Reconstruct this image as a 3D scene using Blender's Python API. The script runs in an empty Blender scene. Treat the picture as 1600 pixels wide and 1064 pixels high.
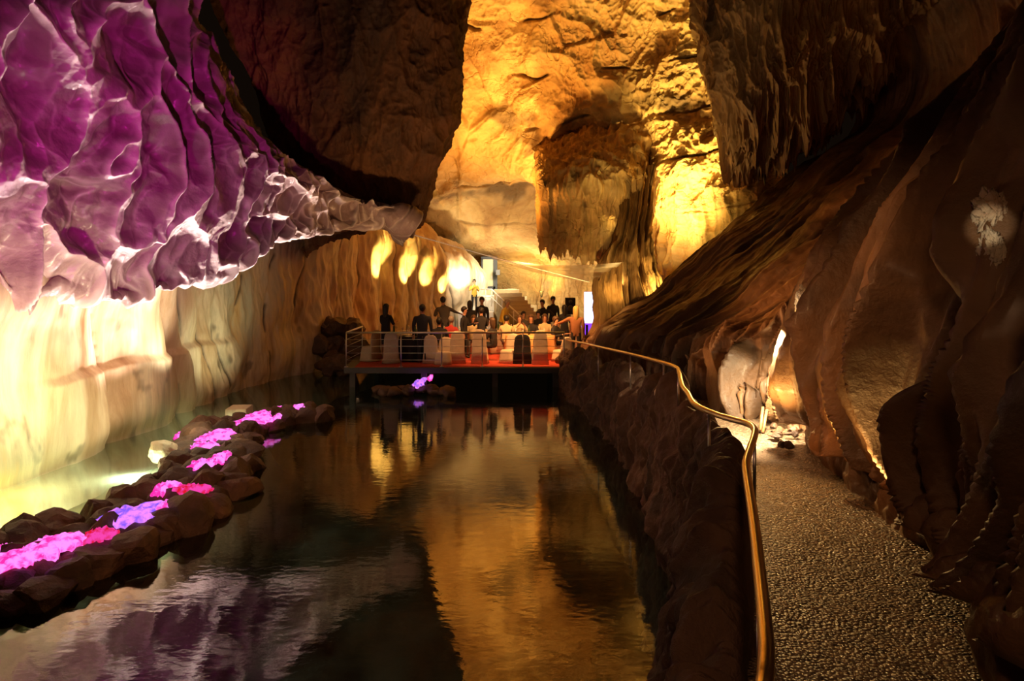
import bpy, bmesh, math, random
import numpy as np
from mathutils import Vector, Matrix

# ------------------------------------------------------------------ camera, world, exposure
SC = bpy.context.scene
COL = SC.collection
H = 3.3          # eye height above the water
F = 1100.0       # focal length in pixels of the 1600 px wide frame
HY = 430.0       # horizon row

cam_data = bpy.data.cameras.new('camera')
cam_data.sensor_width = 36.0
cam_data.lens = 36.0 * F / 1600.0
cam_data.shift_y = -(532.0 - HY) / 1600.0
cam_data.clip_start = 0.05
cam_data.clip_end = 200
cam = bpy.data.objects.new('camera', cam_data)
cam.location = (0, 0, H)
cam.rotation_euler = (math.radians(90), 0, 0)
COL.objects.link(cam)
SC.camera = cam

world = bpy.data.worlds.new('world')
SC.world = world
world.use_nodes = True
world.node_tree.nodes['Background'].inputs[0].default_value = (1.0, 0.55, 0.28, 1)
world.node_tree.nodes['Background'].inputs[1].default_value = 0.004

SC.view_settings.view_transform = 'Standard'
SC.view_settings.look = 'None'
SC.view_settings.exposure = 0.0
SC.view_settings.gamma = 1.0
SC.view_settings.use_curve_mapping = False
try:
    SC.cycles.use_denoising = True
    SC.cycles.max_bounces = 6
    SC.cycles.diffuse_bounces = 3
    SC.cycles.glossy_bounces = 3
    SC.cycles.transmission_bounces = 4
    SC.cycles.transparent_max_bounces = 6
    SC.cycles.caustics_reflective = False
    SC.cycles.caustics_refractive = False
    SC.cycles.sample_clamp_indirect = 4.0
    SC.cycles.use_light_tree = True
except Exception:
    pass


def W(px, py, d):
    """a point seen at pixel (px, py) standing d metres into the cave"""
    return ((px - 800.0) * d / F, d, H - (py - HY) * d / F)


WARM = (1.0, 0.62, 0.22)
GOLD = (1.0, 0.55, 0.12)
WHITE = (1.0, 0.86, 0.62)


def spot(name, loc, target, power, color, angle=60, blend=0.6, size=0.08):
    l = bpy.data.lights.new(name, 'SPOT')
    l.energy = power
    l.color = color
    l.spot_size = math.radians(angle)
    l.spot_blend = blend
    l.shadow_soft_size = size
    o = bpy.data.objects.new(name, l)
    o.location = loc
    o.rotation_euler = (Vector(target) - Vector(loc)).to_track_quat('-Z', 'Y').to_euler()
    COL.objects.link(o)
    return o


def point(name, loc, power, color, size=0.1):
    l = bpy.data.lights.new(name, 'POINT')
    l.energy = power
    l.color = color
    l.shadow_soft_size = size
    o = bpy.data.objects.new(name, l)
    o.location = loc
    COL.objects.link(o)
    return o


#LIGHTS_BEGIN
# left wall: warm white floods standing close to the wall
spot('flood_lamp', (-5.9, 9.8, 0.5), W(0, 540, 11), 850, (1, .80, .45), 80, 1.0, .2)
spot('flood_lamp', (-6.2, 15.6, 1.35), (-7.7, 15.3, 2.4), 300, (1, .84, .6), 84, .8, .08)
spot('flood_lamp', (-4.6, 13.0, 0.5), (-7.8, 13.2, 1.4), 260, (1, .74, .45), 80, 1.0, .2)
spot('flood_lamp', (-5.6, 17.4, 0.4), W(330, 500, 18.5), 260, (.95, .92, .55), 80, 1.0, .15)
spot('flood_lamp', (-4.6, 21.0, 0.4), W(480, 430, 24), 50, (1, .58, .3), 80, 1.0, .15)
# golden uplights at the foot of the far left wall (the flames of light)
for (px, py, d, tx, ty, p) in ((616, 476, 27.6, 585, 372, 1900), (655, 476, 29.6, 630, 395, 1600),
                               (682, 476, 31.2, 664, 412, 1300), (702, 474, 32.8, 688, 428, 900)):
    a = Vector(W(px, py, d)); b = Vector(W(tx, ty, d + 1.2))
    spot('wall_uplight', a, b, p, (1, .60, .13), 38, 0.7, .05)
spot('wall_uplight', W(738, 458, 34.0), W(712, 405, 35), 700, (1, .75, .42), 90, 1.0, .1)
# the golden chamber
spot('chamber_flood', (5.2, 24.6, 3.6), W(1030, 150, 28), 7500, (1, .66, .18), 95, 1.0, .3)
spot('chamber_flood', (-2.2, 25.5, 2.6), W(760, 90, 29), 8500, (1, .44, .085), 95, 1.0, .4)
spot('chamber_flood', (1.2, 29.6, 2.6), W(880, 90, 28), 6500, (1, .60, .15), 110, 1.0, .4)
spot('chamber_flood', (-.5, 33.0, 2.4), W(800, 320, 35), 700, (1, .70, .40), 120, 1.0, .4)
spot('wall_uplight', W(955, 480, 22.2), W(966, 390, 24), 260, (1, .62, .16), 80, 1.0, .1)
spot('wall_uplight', W(1022, 470, 22.6), W(1018, 380, 25.0), 1100, (1, .66, .18), 90, 1.0, .1)
spot('column_fill', (1.9, 18.2, 1.5), W(958, 400, 24), 1500, (1, .62, .2), 42, 1.0, .1)  # unseen spot added to light the column from the front
# dining hall
spot('hall_lamp', (-.2, 34.5, 3.9), (-.5, 39.5, 2.2), 900, (1, .86, .62), 140, 1.0, .3)
spot('wall_sconce', W(842, 462, 37.2), W(846, 425, 38.6), 420, (1, .60, .10), 110, 1.0, .06)
spot('hall_lamp', W(905, 478, 32.0), W(905, 440, 35), 1100, (1, .78, .42), 110, 1.0, .15)
spot('stage_lamp', (-2.3, 33.0, 3.9), (-1.7, 35.6, 1.6), 400, (1, .88, .66), 90, 1.0, .2)
spot('deck_lamp', (-1.6, 20.0, 5.0), (-.6, 23.6, .6), 1000, (1, .44, .15), 75, 1.0, .2)
spot('deck_lamp', (1.0, 20.6, 4.6), (.6, 23.0, .6), 1800, (1, .44, .13), 80, 1.0, .2)
# magenta and white floods under the overhang
spot('magenta_flood', (-2.2, 4.0, 1.2), W(150, 250, 12), 3000, (.50, .015, .28), 48, 1.0, .1)
spot('magenta_flood', (-7.0, 10.0, .5), W(60, 330, 11), 200, (.50, .02, .42), 110, 1.0, .1)
spot('white_flood', (-4.6, 17.6, 0.5), W(400, 320, 15.5), 2200, (1, .74, .66), 75, 1.0, .1)
spot('white_flood', (-7.0, 14.2, 0.4), W(200, 250, 12.5), 2000, (1, .78, .74), 90, 1.0, .1)
# right side: niche lamp, grazing lamps at the foot of the folds, soft glow on the slab
spot('niche_lamp', (4.05, 10.3, 1.3), (4.45, 11.2, 1.5), 500, (1, .76, .40), 130, 1.0, .06)
spot('niche_lamp', (3.7, 9.9, 2.5), (3.85, 10.6, .9), 2600, (1, .80, .50), 120, 1.0, .1)
spot('path_shine_fill', (3.1, 10.4, 2.6), (2.6, 7.3, .95), 520, (1, .60, .20), 52, 1.0, .1)  # unseen spot added to brighten the wet path
spot('slab_fill', (-3.5, 15.0, 3.6), W(1330, 340, 14), 5000, (1, .43, .13), 50, 1.0, .3)  # unseen fill standing in for light from the golden chamber
spot('fold_lamp', (3.3, 7.9, 1.25), (3.8, 7.1, 2.9), 260, (1, .58, .14), 80, 1.0, .05)
spot('fold_lamp', (3.1, 6.5, 1.2), (3.7, 5.9, 3.0), 120, (1, .56, .16), 80, 1.0, .05)
spot('fold_lamp', (3.2, 9.4, 1.2), (4.4, 10.0, 3.2), 200, (1, .56, .16), 80, 1.0, .05)
spot('fold_lamp', (3.9, 17.4, 1.1), (5.4, 17.6, 3.2), 160, (1, .62, .16), 90, 1.0, .05)
spot('curtain_flood', W(1010, 330, 22), W(1180, 120, 21.5), 260, (1, .62, .22), 80, 1.0, .1)
spot('patch_fill', (2.5, 4.0, 3.7), (3.38, 4.95, 3.63), 20, (1, .78, .5), 15, .4, .03)  # unseen spot added to brighten the upper pale patches
spot('patch_fill', (3.2, 8.6, 2.8), (3.87, 9.44, 2.96), 14, (1, .82, .6), 16, .4, .03)  # unseen spot added to brighten the patch above the niche
# unseen fills added for faint spill on path, pool wall and curtain
spot('path_fill', (.2, -.5, 5.2), (2.4, 5.5, 1.0), 160, (1, .52, .25), 70, 1.0, .3)
spot('pool_fill', (-3.8, 9.5, 3.6), (2.4, 10, 1.0), 180, (1, .46, .22), 70, 1.0, .3)
spot('curtain_fill', (-1.2, 14, .6), W(600, 180, 19), 800, (1, .5, .2), 60, 1.0, .2)
# lamps under the lagoon water
point('lagoon_lamp', (-6.25, 11.5, -.16), 240, (.82, 1, .85), .1)
point('lagoon_lamp', (-6.5, 16.0, -.2), 60, (.82, 1, .80), .1)
point('lagoon_lamp', (-7.3, 10.6, -.3), 50, (1, .80, .25), .1)
spot('lagoon_fill', (-5.6, 13.0, 2.2), (-6.9, 12.4, -.6), 120, (.9, 1, .6), 110, 1.0, .2)  # unseen fill added above the water to widen the lagoon glow
spot('wall_uplight', (4.40, 23.2, 2.75), (4.75, 24.0, 3.9), 260, (1, .70, .25), 90, 1.0, .05)
spot('wall_uplight', (3.80, 22.8, 2.95), (3.45, 23.6, 3.9), 150, (1, .70, .25), 90, 1.0, .05)
spot('wall_uplight', W(1040, 405, 25.0), W(1046, 360, 26.6), 500, (1, .74, .30), 90, 1.0, .05)
spot('fold_fill', (.2, 6.0, 4.6), (4.0, 8.0, 2.6), 330, (1, .47, .18), 62, 1.0, .2)  # unseen fill added to brighten the folds from the pool side
spot('strip_fill', (-1.0, 3.5, 5.0), (-5.0, 11.5, 0), 800, (1, .46, .2), 50, 1.0, .2)  # unseen fill added for warm light on the rock strip
#LIGHTS_END

# ------------------------------------------------------------------ noise
_rng = np.random.RandomState(7)
_perm = _rng.permutation(256).astype(np.int64)
_perm = np.concatenate([_perm, _perm, _perm])
_g = _rng.normal(size=(256, 3))
_g /= np.linalg.norm(_g, axis=1)[:, None]
_r = _rng.rand(256, 3)


def perlin(x, y, z):
    xi = np.floor(x).astype(np.int64); yi = np.floor(y).astype(np.int64); zi = np.floor(z).astype(np.int64)
    xf = x - xi; yf = y - yi; zf = z - zi
    u = xf * xf * xf * (xf * (xf * 6 - 15) + 10)
    v = yf * yf * yf * (yf * (yf * 6 - 15) + 10)
    w = zf * zf * zf * (zf * (zf * 6 - 15) + 10)
    out = 0
    for dx in (0, 1):
        wx = u if dx else 1 - u
        for dy in (0, 1):
            wy = v if dy else 1 - v
            for dz in (0, 1):
                wz = w if dz else 1 - w
                h = _perm[_perm[_perm[(xi + dx) & 255] + ((yi + dy) & 255)] + ((zi + dz) & 255)]
                g = _g[h]
                out = out + wx * wy * wz * (g[..., 0] * (xf - dx) + g[..., 1] * (yf - dy) + g[..., 2] * (zf - dz))
    return out * 1.5


def fbm(x, y, z, o=4, gain=.5):
    a = 1.0; s = 0; f = 1.0
    for i in range(o):
        s = s + a * perlin(x * f + i * 17.3, y * f + i * 5.1, z * f - i * 9.7)
        a *= gain; f *= 2.03
    return s


def ridged(x, y, z, o=4, gain=.5):
    a = 1.0; s = 0; f = 1.0
    for i in range(o):
        n = 1 - np.abs(perlin(x * f + i * 11.3, y * f - i * 7.7, z * f + i * 3.1)) * 2
        s = s + a * n * n * np.sign(n)
        a *= gain; f *= 2.1
    return s


def worley(x, y, seed=0):
    xi = np.floor(x).astype(np.int64); yi = np.floor(y).astype(np.int64)
    f1 = np.full(x.shape, 9.0); f2 = np.full(x.shape, 9.0); cid = np.zeros(x.shape, np.int64)
    cx = np.zeros(x.shape); cy = np.zeros(x.shape)
    for dx in (-1, 0, 1):
        for dy in (-1, 0, 1):
            h = _perm[_perm[(xi + dx + seed) & 255] + ((yi + dy) & 255)]
            px = xi + dx + .1 + .8 * _r[h, 0]; py = yi + dy + .1 + .8 * _r[h, 1]
            d = np.hypot(px - x, py - y)
            m = d < f1
            f2 = np.where(m, f1, np.minimum(f2, d))
            cid = np.where(m, h, cid); cx = np.where(m, px - x, cx); cy = np.where(m, py - y, cy)
            f1 = np.where(m, d, f1)
    return f1, f2, cid, cx, cy


def sstep(a, b, x):
    t = np.clip((x - a) / (b - a), 0, 1)
    return t * t * (3 - 2 * t)


# ------------------------------------------------------------------ mesh helpers
def mesh_np(name, V, Fq, mat=None, smooth=True, parent=None, attr=None):
    me = bpy.data.meshes.new(name)
    V = np.asarray(V, np.float32); Fq = np.asarray(Fq, np.int32)
    me.vertices.add(len(V)); me.vertices.foreach_set('co', V.ravel())
    n, k = Fq.shape
    me.loops.add(n * k); me.loops.foreach_set('vertex_index', Fq.ravel())
    me.polygons.add(n)
    me.polygons.foreach_set('loop_start', np.arange(0, n * k, k, dtype=np.int32))
    me.polygons.foreach_set('loop_total', np.full(n, k, np.int32))
    me.update(calc_edges=True)
    me.polygons.foreach_set('use_smooth', np.full(n, smooth, bool))
    if attr is not None:
        a = me.attributes.new('m', 'FLOAT', 'POINT')
        a.data.foreach_set('value', np.asarray(attr, np.float32).ravel())
    if mat:
        me.materials.append(mat)
    o = bpy.data.objects.new(name, me)
    COL.objects.link(o)
    if parent:
        o.parent = parent
    return o


def tag(o, label=None, cat=None, group=None, kind=None):
    if label: o['label'] = label
    if cat: o['category'] = cat
    if group: o['group'] = group
    if kind: o['kind'] = kind
    return o


def cr(A, n):
    """Catmull-Rom resample along axis 0"""
    A = np.asarray(A, float)
    k = len(A)
    P = np.concatenate([[2 * A[0] - A[1]], A, [2 * A[-1] - A[-2]]])
    t = np.linspace(0, k - 1, n); i = np.minimum(t.astype(int), k - 2); f = (t - i)
    f = f.reshape((-1,) + (1,) * (A.ndim - 1))
    p0, p1, p2, p3 = P[i], P[i + 1], P[i + 2], P[i + 3]
    return .5 * (2 * p1 + (p2 - p0) * f + (2 * p0 - 5 * p1 + 4 * p2 - p3) * f * f + (3 * p1 - p0 - 3 * p2 + p3) * f ** 3)


def normals(P):
    du = np.gradient(P, axis=1); dv = np.gradient(P, axis=0)
    N = np.cross(du, dv)
    return N / (np.linalg.norm(N, axis=2)[..., None] + 1e-9)


def sheet(name, ctrl, nu, nv, disp, mat, inside=(0, 10, 3), kind='structure', closed=False):
    """ctrl[row][col] of world points -> dense relief surface, pushed along its normal by disp"""
    C = np.array(ctrl, float)
    P = cr(C, nv)
    P = np.swapaxes(cr(np.swapaxes(P, 0, 1), nu), 0, 1)
    N = normals(P)
    mid = P[nv // 2, nu // 2]
    if np.dot(N[nv // 2, nu // 2], np.array(inside) - mid) < 0:
        N = -N
    U, Vv = np.meshgrid(np.linspace(0, 1, nu), np.linspace(0, 1, nv))
    m = None
    for fn in (disp if isinstance(disp, (list, tuple)) else [disp]):
        r = fn(P, U, Vv, N)
        if isinstance(r, tuple):
            r, m = r
        if r.ndim == 2:
            r = N * r[..., None]
        P = P + r
        Nn = normals(P)
        s = np.sign((Nn * N).sum(2).mean())
        N = Nn * s
    idx = np.arange(nu * nv).reshape(nv, nu)
    Q = np.stack([idx[:-1, :-1], idx[:-1, 1:], idx[1:, 1:], idx[1:, :-1]], -1).reshape(-1, 4)
    # wind faces so that they look inside
    a = P.reshape(-1, 3)[Q[:, 0]]; b = P.reshape(-1, 3)[Q[:, 1]]; c = P.reshape(-1, 3)[Q[:, 3]]
    fn_ = np.cross(b - a, c - a)
    if (fn_ * N[:-1, :-1].reshape(-1, 3)).sum() < 0:
        Q = Q[:, ::-1]
    o = mesh_np(name, P.reshape(-1, 3), Q, mat, True, None, m if m is not None else np.zeros(nu * nv))
    if kind: o['kind'] = kind
    return o


# ------------------------------------------------------------------ materials
def new_mat(name):
    m = bpy.data.materials.new(name)
    m.use_nodes = True
    nt = m.node_tree
    for n in list(nt.nodes): nt.nodes.remove(n)
    out = nt.nodes.new('ShaderNodeOutputMaterial')
    return m, nt, out


def rock_mat(name, cols, scale=.5, stretch=(1, 1, 1), rough=.6, bump=.5, crest=None, bscale=6, spec=.5, cracks=0, wet=0):
    m, nt, out = new_mat(name)
    N = nt.nodes; L = nt.links
    tc = N.new('ShaderNodeNewGeometry')
    mp = N.new('ShaderNodeMapping'); mp.inputs['Scale'].default_value = stretch
    L.new(tc.outputs['Position'], mp.inputs['Vector'])
    n1 = N.new('ShaderNodeTexNoise'); n1.inputs['Scale'].default_value = scale; n1.inputs['Detail'].default_value = 8
    n1.inputs['Roughness'].default_value = .62; n1.inputs['Distortion'].default_value = .6
    L.new(mp.outputs[0], n1.inputs['Vector'])
    rp = N.new('ShaderNodeValToRGB')
    e = rp.color_ramp.elements
    k = len(cols)
    while len(e) < k: e.new(.5)
    for i, c in enumerate(cols):
        e[i].position = .28 + .44 * i / (k - 1); e[i].color = (*c, 1)
    L.new(n1.outputs['Fac'], rp.inputs[0])
    colr = rp.outputs[0]
    if crest:
        at = N.new('ShaderNodeAttribute'); at.attribute_name = 'm'
        mx = N.new('ShaderNodeMix'); mx.data_type = 'RGBA'
        L.new(at.outputs['Fac'], mx.inputs['Factor'])
        L.new(colr, mx.inputs['A']); mx.inputs['B'].default_value = (*crest, 1)
        colr = mx.outputs['Result']
    n2 = N.new('ShaderNodeTexNoise'); n2.inputs['Scale'].default_value = bscale; n2.inputs['Detail'].default_value = 10
    n2.inputs['Roughness'].default_value = .65
    L.new(mp.outputs[0], n2.inputs['Vector'])
    h = n2.outputs['Fac']
    if cracks:
        vo = N.new('ShaderNodeTexVoronoi'); vo.feature = 'DISTANCE_TO_EDGE'; vo.inputs['Scale'].default_value = cracks
        nd = N.new('ShaderNodeTexNoise'); nd.inputs['Scale'].default_value = cracks * 1.5; nd.inputs['Detail'].default_value = 5
        L.new(mp.outputs[0], nd.inputs['Vector'])
        ad = N.new('ShaderNodeVectorMath'); ad.operation = 'MULTIPLY_ADD'
        L.new(nd.outputs['Color'], ad.inputs[0]); ad.inputs[1].default_value = (2.2 / cracks,) * 3
        L.new(mp.outputs[0], ad.inputs[2]); L.new(ad.outputs[0], vo.inputs['Vector'])
        cm = N.new('ShaderNodeMapRange'); cm.inputs['From Max'].default_value = .035
        L.new(vo.outputs['Distance'], cm.inputs['Value'])
        mm = N.new('ShaderNodeMath'); mm.operation = 'MULTIPLY_ADD'; mm.inputs[1].default_value = .35
        L.new(cm.outputs[0], mm.inputs[0]); L.new(h, mm.inputs[2]); h = mm.outputs[0]
    bp = N.new('ShaderNodeBump'); bp.inputs['Strength'].default_value = bump; bp.inputs['Distance'].default_value = .12
    L.new(h, bp.inputs['Height'])
    b = N.new('ShaderNodeBsdfPrincipled')
    L.new(colr, b.inputs['Base Color']); L.new(bp.outputs[0], b.inputs['Normal'])
    b.inputs['Roughness'].default_value = rough
    b.inputs['Specular IOR Level'].default_value = spec
    if wet:
        b.inputs['Coat Weight'].default_value = wet; b.inputs['Coat Roughness'].default_value = .22
    L.new(b.outputs[0], out.inputs[0])
    return m


def plain(name, col, rough=.6, metal=0, bump=0, bscale=40, emit=0, ecol=None, alpha=1, var=.15):
    m, nt, out = new_mat(name)
    N = nt.nodes; L = nt.links
    b = N.new('ShaderNodeBsdfPrincipled')
    b.inputs['Roughness'].default_value = rough
    b.inputs['Metallic'].default_value = metal
    tc = N.new('ShaderNodeTexCoord')
    n = N.new('ShaderNodeTexNoise'); n.inputs['Scale'].default_value = bscale; n.inputs['Detail'].default_value = 4
    L.new(tc.outputs['Object'], n.inputs['Vector'])
    mx = N.new('ShaderNodeMix'); mx.data_type = 'RGBA'
    mx.inputs['A'].default_value = (*[c * (1 - var) for c in col], 1); mx.inputs['B'].default_value = (*[min(1, c * (1 + var)) for c in col], 1)
    L.new(n.outputs['Fac'], mx.inputs['Factor']); L.new(mx.outputs['Result'], b.inputs['Base Color'])
    if bump:
        bp = N.new('ShaderNodeBump'); bp.inputs['Strength'].default_value = bump; bp.inputs['Distance'].default_value = .01
        L.new(n.outputs['Fac'], bp.inputs['Height']); L.new(bp.outputs[0], b.inputs['Normal'])
    if emit:
        b.inputs['Emission Color'].default_value = (*(ecol or col), 1); b.inputs['Emission Strength'].default_value = emit
    b.inputs['Alpha'].default_value = alpha
    L.new(b.outputs[0], out.inputs[0])
    return m


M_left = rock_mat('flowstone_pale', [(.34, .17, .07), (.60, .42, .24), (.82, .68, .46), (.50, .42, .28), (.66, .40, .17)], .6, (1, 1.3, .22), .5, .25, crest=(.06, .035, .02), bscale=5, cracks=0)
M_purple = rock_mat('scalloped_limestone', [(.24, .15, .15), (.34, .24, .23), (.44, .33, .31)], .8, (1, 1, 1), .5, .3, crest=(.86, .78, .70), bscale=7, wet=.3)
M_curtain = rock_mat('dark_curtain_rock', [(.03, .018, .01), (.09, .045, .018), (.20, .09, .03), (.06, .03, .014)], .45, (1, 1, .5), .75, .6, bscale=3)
M_back = rock_mat('golden_limestone', [(.20, .10, .03), (.42, .24, .08), (.62, .42, .16), (.75, .56, .28)], .32, (1, 1, 1.2), .7, .6, crest=(.05, .025, .01), bscale=2.6, cracks=.35)
M_right = rock_mat('brown_wall_rock', [(.05, .027, .014), (.14, .07, .03), (.24, .12, .05), (.16, .085, .04)], .5, (1, 1, 1), .5, .4, crest=(.02, .012, .008), bscale=5, wet=.08)
M_drip = rock_mat('dripstone', [(.10, .05, .02), (.28, .16, .06), (.45, .28, .12)], .9, (1, 1, .3), .55, .5, crest=(.03, .015, .008), bscale=4)
M_pool = rock_mat('pool_wall_rock', [(.05, .028, .018), (.13, .065, .035), (.22, .12, .07)], 1.4, (1, 1, .7), .6, .6, crest=(.03, .018, .012), bscale=9)
M_stone = rock_mat('island_stone', [(.035, .02, .014), (.09, .045, .025), (.18, .09, .045)], 2.2, (1, 1, 1), .55, .5, bscale=10)
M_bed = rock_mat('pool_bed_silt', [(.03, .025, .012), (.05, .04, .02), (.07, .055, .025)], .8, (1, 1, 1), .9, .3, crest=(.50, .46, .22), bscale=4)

# gravel path
def gravel_mat():
    m, nt, out = new_mat('wet_gravel_path')
    N = nt.nodes; L = nt.links
    g = N.new('ShaderNodeNewGeometry')
    v = N.new('ShaderNodeTexVoronoi'); v.inputs['Scale'].default_value = 38
    L.new(g.outputs['Position'], v.inputs['Vector'])
    n = N.new('ShaderNodeTexNoise'); n.inputs['Scale'].default_value = 18; n.inputs['Detail'].default_value = 8
    L.new(g.outputs['Position'], n.inputs['Vector'])
    rp = N.new('ShaderNodeValToRGB'); e = rp.color_ramp.elements
    e[0].position = .3; e[0].color = (.07, .045, .028, 1); e[1].position = .75; e[1].color = (.40, .27, .17, 1)
    L.new(n.outputs['Fac'], rp.inputs[0])
    hs = N.new('ShaderNodeMath'); hs.operation = 'SUBTRACT'; L.new(n.outputs['Fac'], hs.inputs[0]); L.new(v.outputs['Distance'], hs.inputs[1])
    bp = N.new('ShaderNodeBump'); bp.inputs['Strength'].default_value = 1; bp.inputs['Distance'].default_value = .03
    L.new(hs.outputs[0], bp.inputs['Height'])
    b = N.new('ShaderNodeBsdfPrincipled'); b.inputs['Roughness'].default_value = .26
    L.new(rp.outputs[0], b.inputs['Base Color']); L.new(bp.outputs[0], b.inputs['Normal'])
    L.new(b.outputs[0], out.inputs[0])
    return m
M_gravel = gravel_mat()


def water_mat():
    m, nt, out = new_mat('cave_water')
    N = nt.nodes; L = nt.links
    g = N.new('ShaderNodeNewGeometry')
    mp = N.new('ShaderNodeMapping'); mp.inputs['Scale'].default_value = (1.0, 1.6, 1)
    L.new(g.outputs['Position'], mp.inputs['Vector'])
    n = N.new('ShaderNodeTexNoise'); n.inputs['Scale'].default_value = 4.5; n.inputs['Detail'].default_value = 4
    L.new(mp.outputs[0], n.inputs['Vector'])
    bp = N.new('ShaderNodeBump'); bp.inputs['Strength'].default_value = .045; bp.inputs['Distance'].default_value = .05
    L.new(n.outputs['Fac'], bp.inputs['Height'])
    fr = N.new('ShaderNodeFresnel'); fr.inputs['IOR'].default_value = 1.65
    L.new(bp.outputs[0], fr.inputs['Normal'])
    gl = N.new('ShaderNodeBsdfGlossy'); gl.inputs['Roughness'].default_value = .02
    L.new(bp.outputs[0], gl.inputs['Normal'])
    tr = N.new('ShaderNodeBsdfTransparent'); tr.inputs['Color'].default_value = (.80, .84, .62, 1)
    tl = N.new('ShaderNodeBsdfTranslucent'); tl.inputs['Color'].default_value = (.55, .60, .35, 1)
    m1 = N.new('ShaderNodeMixShader'); m1.inputs[0].default_value = .22
    L.new(tr.outputs[0], m1.inputs[1]); L.new(tl.outputs[0], m1.inputs[2])
    m2 = N.new('ShaderNodeMixShader')
    fa = N.new('ShaderNodeMath'); fa.inputs[1].default_value = .07; L.new(fr.outputs[0], fa.inputs[0]); L.new(fa.outputs[0], m2.inputs[0]); L.new(m1.outputs[0], m2.inputs[1]); L.new(gl.outputs[0], m2.inputs[2])
    L.new(m2.outputs[0], out.inputs[0])
    return m
M_water = water_mat()

# ------------------------------------------------------------------ cave shell
# pool bed
def bed():
    nx, ny = 160, 220
    x = np.linspace(-12, 4, nx); y = np.linspace(-1, 26, ny)
    X, Y = np.meshgrid(x, y)
    # the island strip separates the pale lagoon (left) from the dark pool
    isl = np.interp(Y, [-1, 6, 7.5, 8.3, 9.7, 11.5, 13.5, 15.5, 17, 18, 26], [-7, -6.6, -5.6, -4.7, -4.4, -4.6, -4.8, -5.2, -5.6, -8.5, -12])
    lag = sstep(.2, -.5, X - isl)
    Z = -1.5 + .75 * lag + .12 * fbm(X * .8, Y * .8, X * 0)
    idx = np.arange(nx * ny).reshape(ny, nx)
    Q = np.stack([idx[:-1, :-1], idx[:-1, 1:], idx[1:, 1:], idx[1:, :-1]], -1).reshape(-1, 4)
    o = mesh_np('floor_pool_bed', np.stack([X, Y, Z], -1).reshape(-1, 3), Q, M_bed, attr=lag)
    o['kind'] = 'structure'
bed()

bm = bmesh.new()
vs = [bm.verts.new(p) for p in ((-12, -1, 0), (3.0, -1, 0), (3.0, 26, 0), (-12, 26, 0))]
bm.faces.new(vs)
me = bpy.data.meshes.new('water'); bm.to_mesh(me); bm.free(); me.materials.append(M_water)
wo = bpy.data.objects.new('water', me); COL.objects.link(wo); wo['kind'] = 'structure'

# left wall -----------------------------------------------------
LW = [(-8.6, 3), (-8.3, 7), (-8.05, 11), (-7.95, 15.8), (-7.9, 18.6), (-7.5, 21.4), (-6.6, 24.5), (-5.6, 28), (-3.7, 33), (-2.1, 36), (-1.6, 37.2)]
LT = [3.4, 3.4, 3.5, 4.0, 4.7, 5.3, 5.6, 5.6, 4.6, 3.7, 3.3]   # top heights
def left_rows():
    rows = []
    for k, (f, off) in enumerate(((-.2, .15), (0.0, .05), (.2, .0), (.42, -.05), (.65, 0.0), (.85, .15), (1.0, 0.0), (1.2, -.5))):
        row = []
        for (x, y), t in zip(LW, LT):
            z = f * t
            nrm = np.array([1.0, -.15 if y < 24 else -.55])
            row.append((x + off * nrm[0], y + off * nrm[1] * .5, z))
        rows.append(row)
    return rows
def left_disp(P, U, V, N):
    x, y, z = P[..., 0], P[..., 1], P[..., 2]
    s = y + .25 * np.sin(z * .9 + y * .3) + .35 * fbm(y * .3, z * .25, x * .1, 2)
    # broad buttresses divided by sharp creases
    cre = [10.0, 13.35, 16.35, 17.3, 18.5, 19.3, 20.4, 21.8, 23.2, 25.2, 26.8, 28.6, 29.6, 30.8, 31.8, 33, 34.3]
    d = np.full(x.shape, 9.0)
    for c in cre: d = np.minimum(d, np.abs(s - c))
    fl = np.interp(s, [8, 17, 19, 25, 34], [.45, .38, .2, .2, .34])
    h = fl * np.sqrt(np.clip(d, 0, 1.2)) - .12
    h = h + .18 * fbm(x * .4, y * .5, z * .25, 3) + .03 * fbm(x * 3, y * 3, z * 1.2, 3)
    fine = sstep(16.6, 18, y)
    h = h + fine * (.04 * ridged(y * 1.9 + .4 * z, z * .35, x * .5, 3) + .12 * fbm(y * .9, z * .7, x, 3))
    led = sstep(11.2, 12.6, y) * sstep(20.5, 18.5, y)
    h = h + .13 * led * sstep(1.62, 1.42, z + .12 * fbm(y * .7, x * 0, z * 0, 3)) - .05 * led
    # waterline undercut
    h = h - .12 * np.exp(-(z / .22) ** 2)
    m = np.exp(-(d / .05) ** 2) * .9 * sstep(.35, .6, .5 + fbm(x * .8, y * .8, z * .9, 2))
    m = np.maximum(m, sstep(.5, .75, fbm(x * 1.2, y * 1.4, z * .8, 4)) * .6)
    return h, m
sheet('wall_left', left_rows(), 900, 260, left_disp, M_left, inside=(0, 20, 2))

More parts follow.
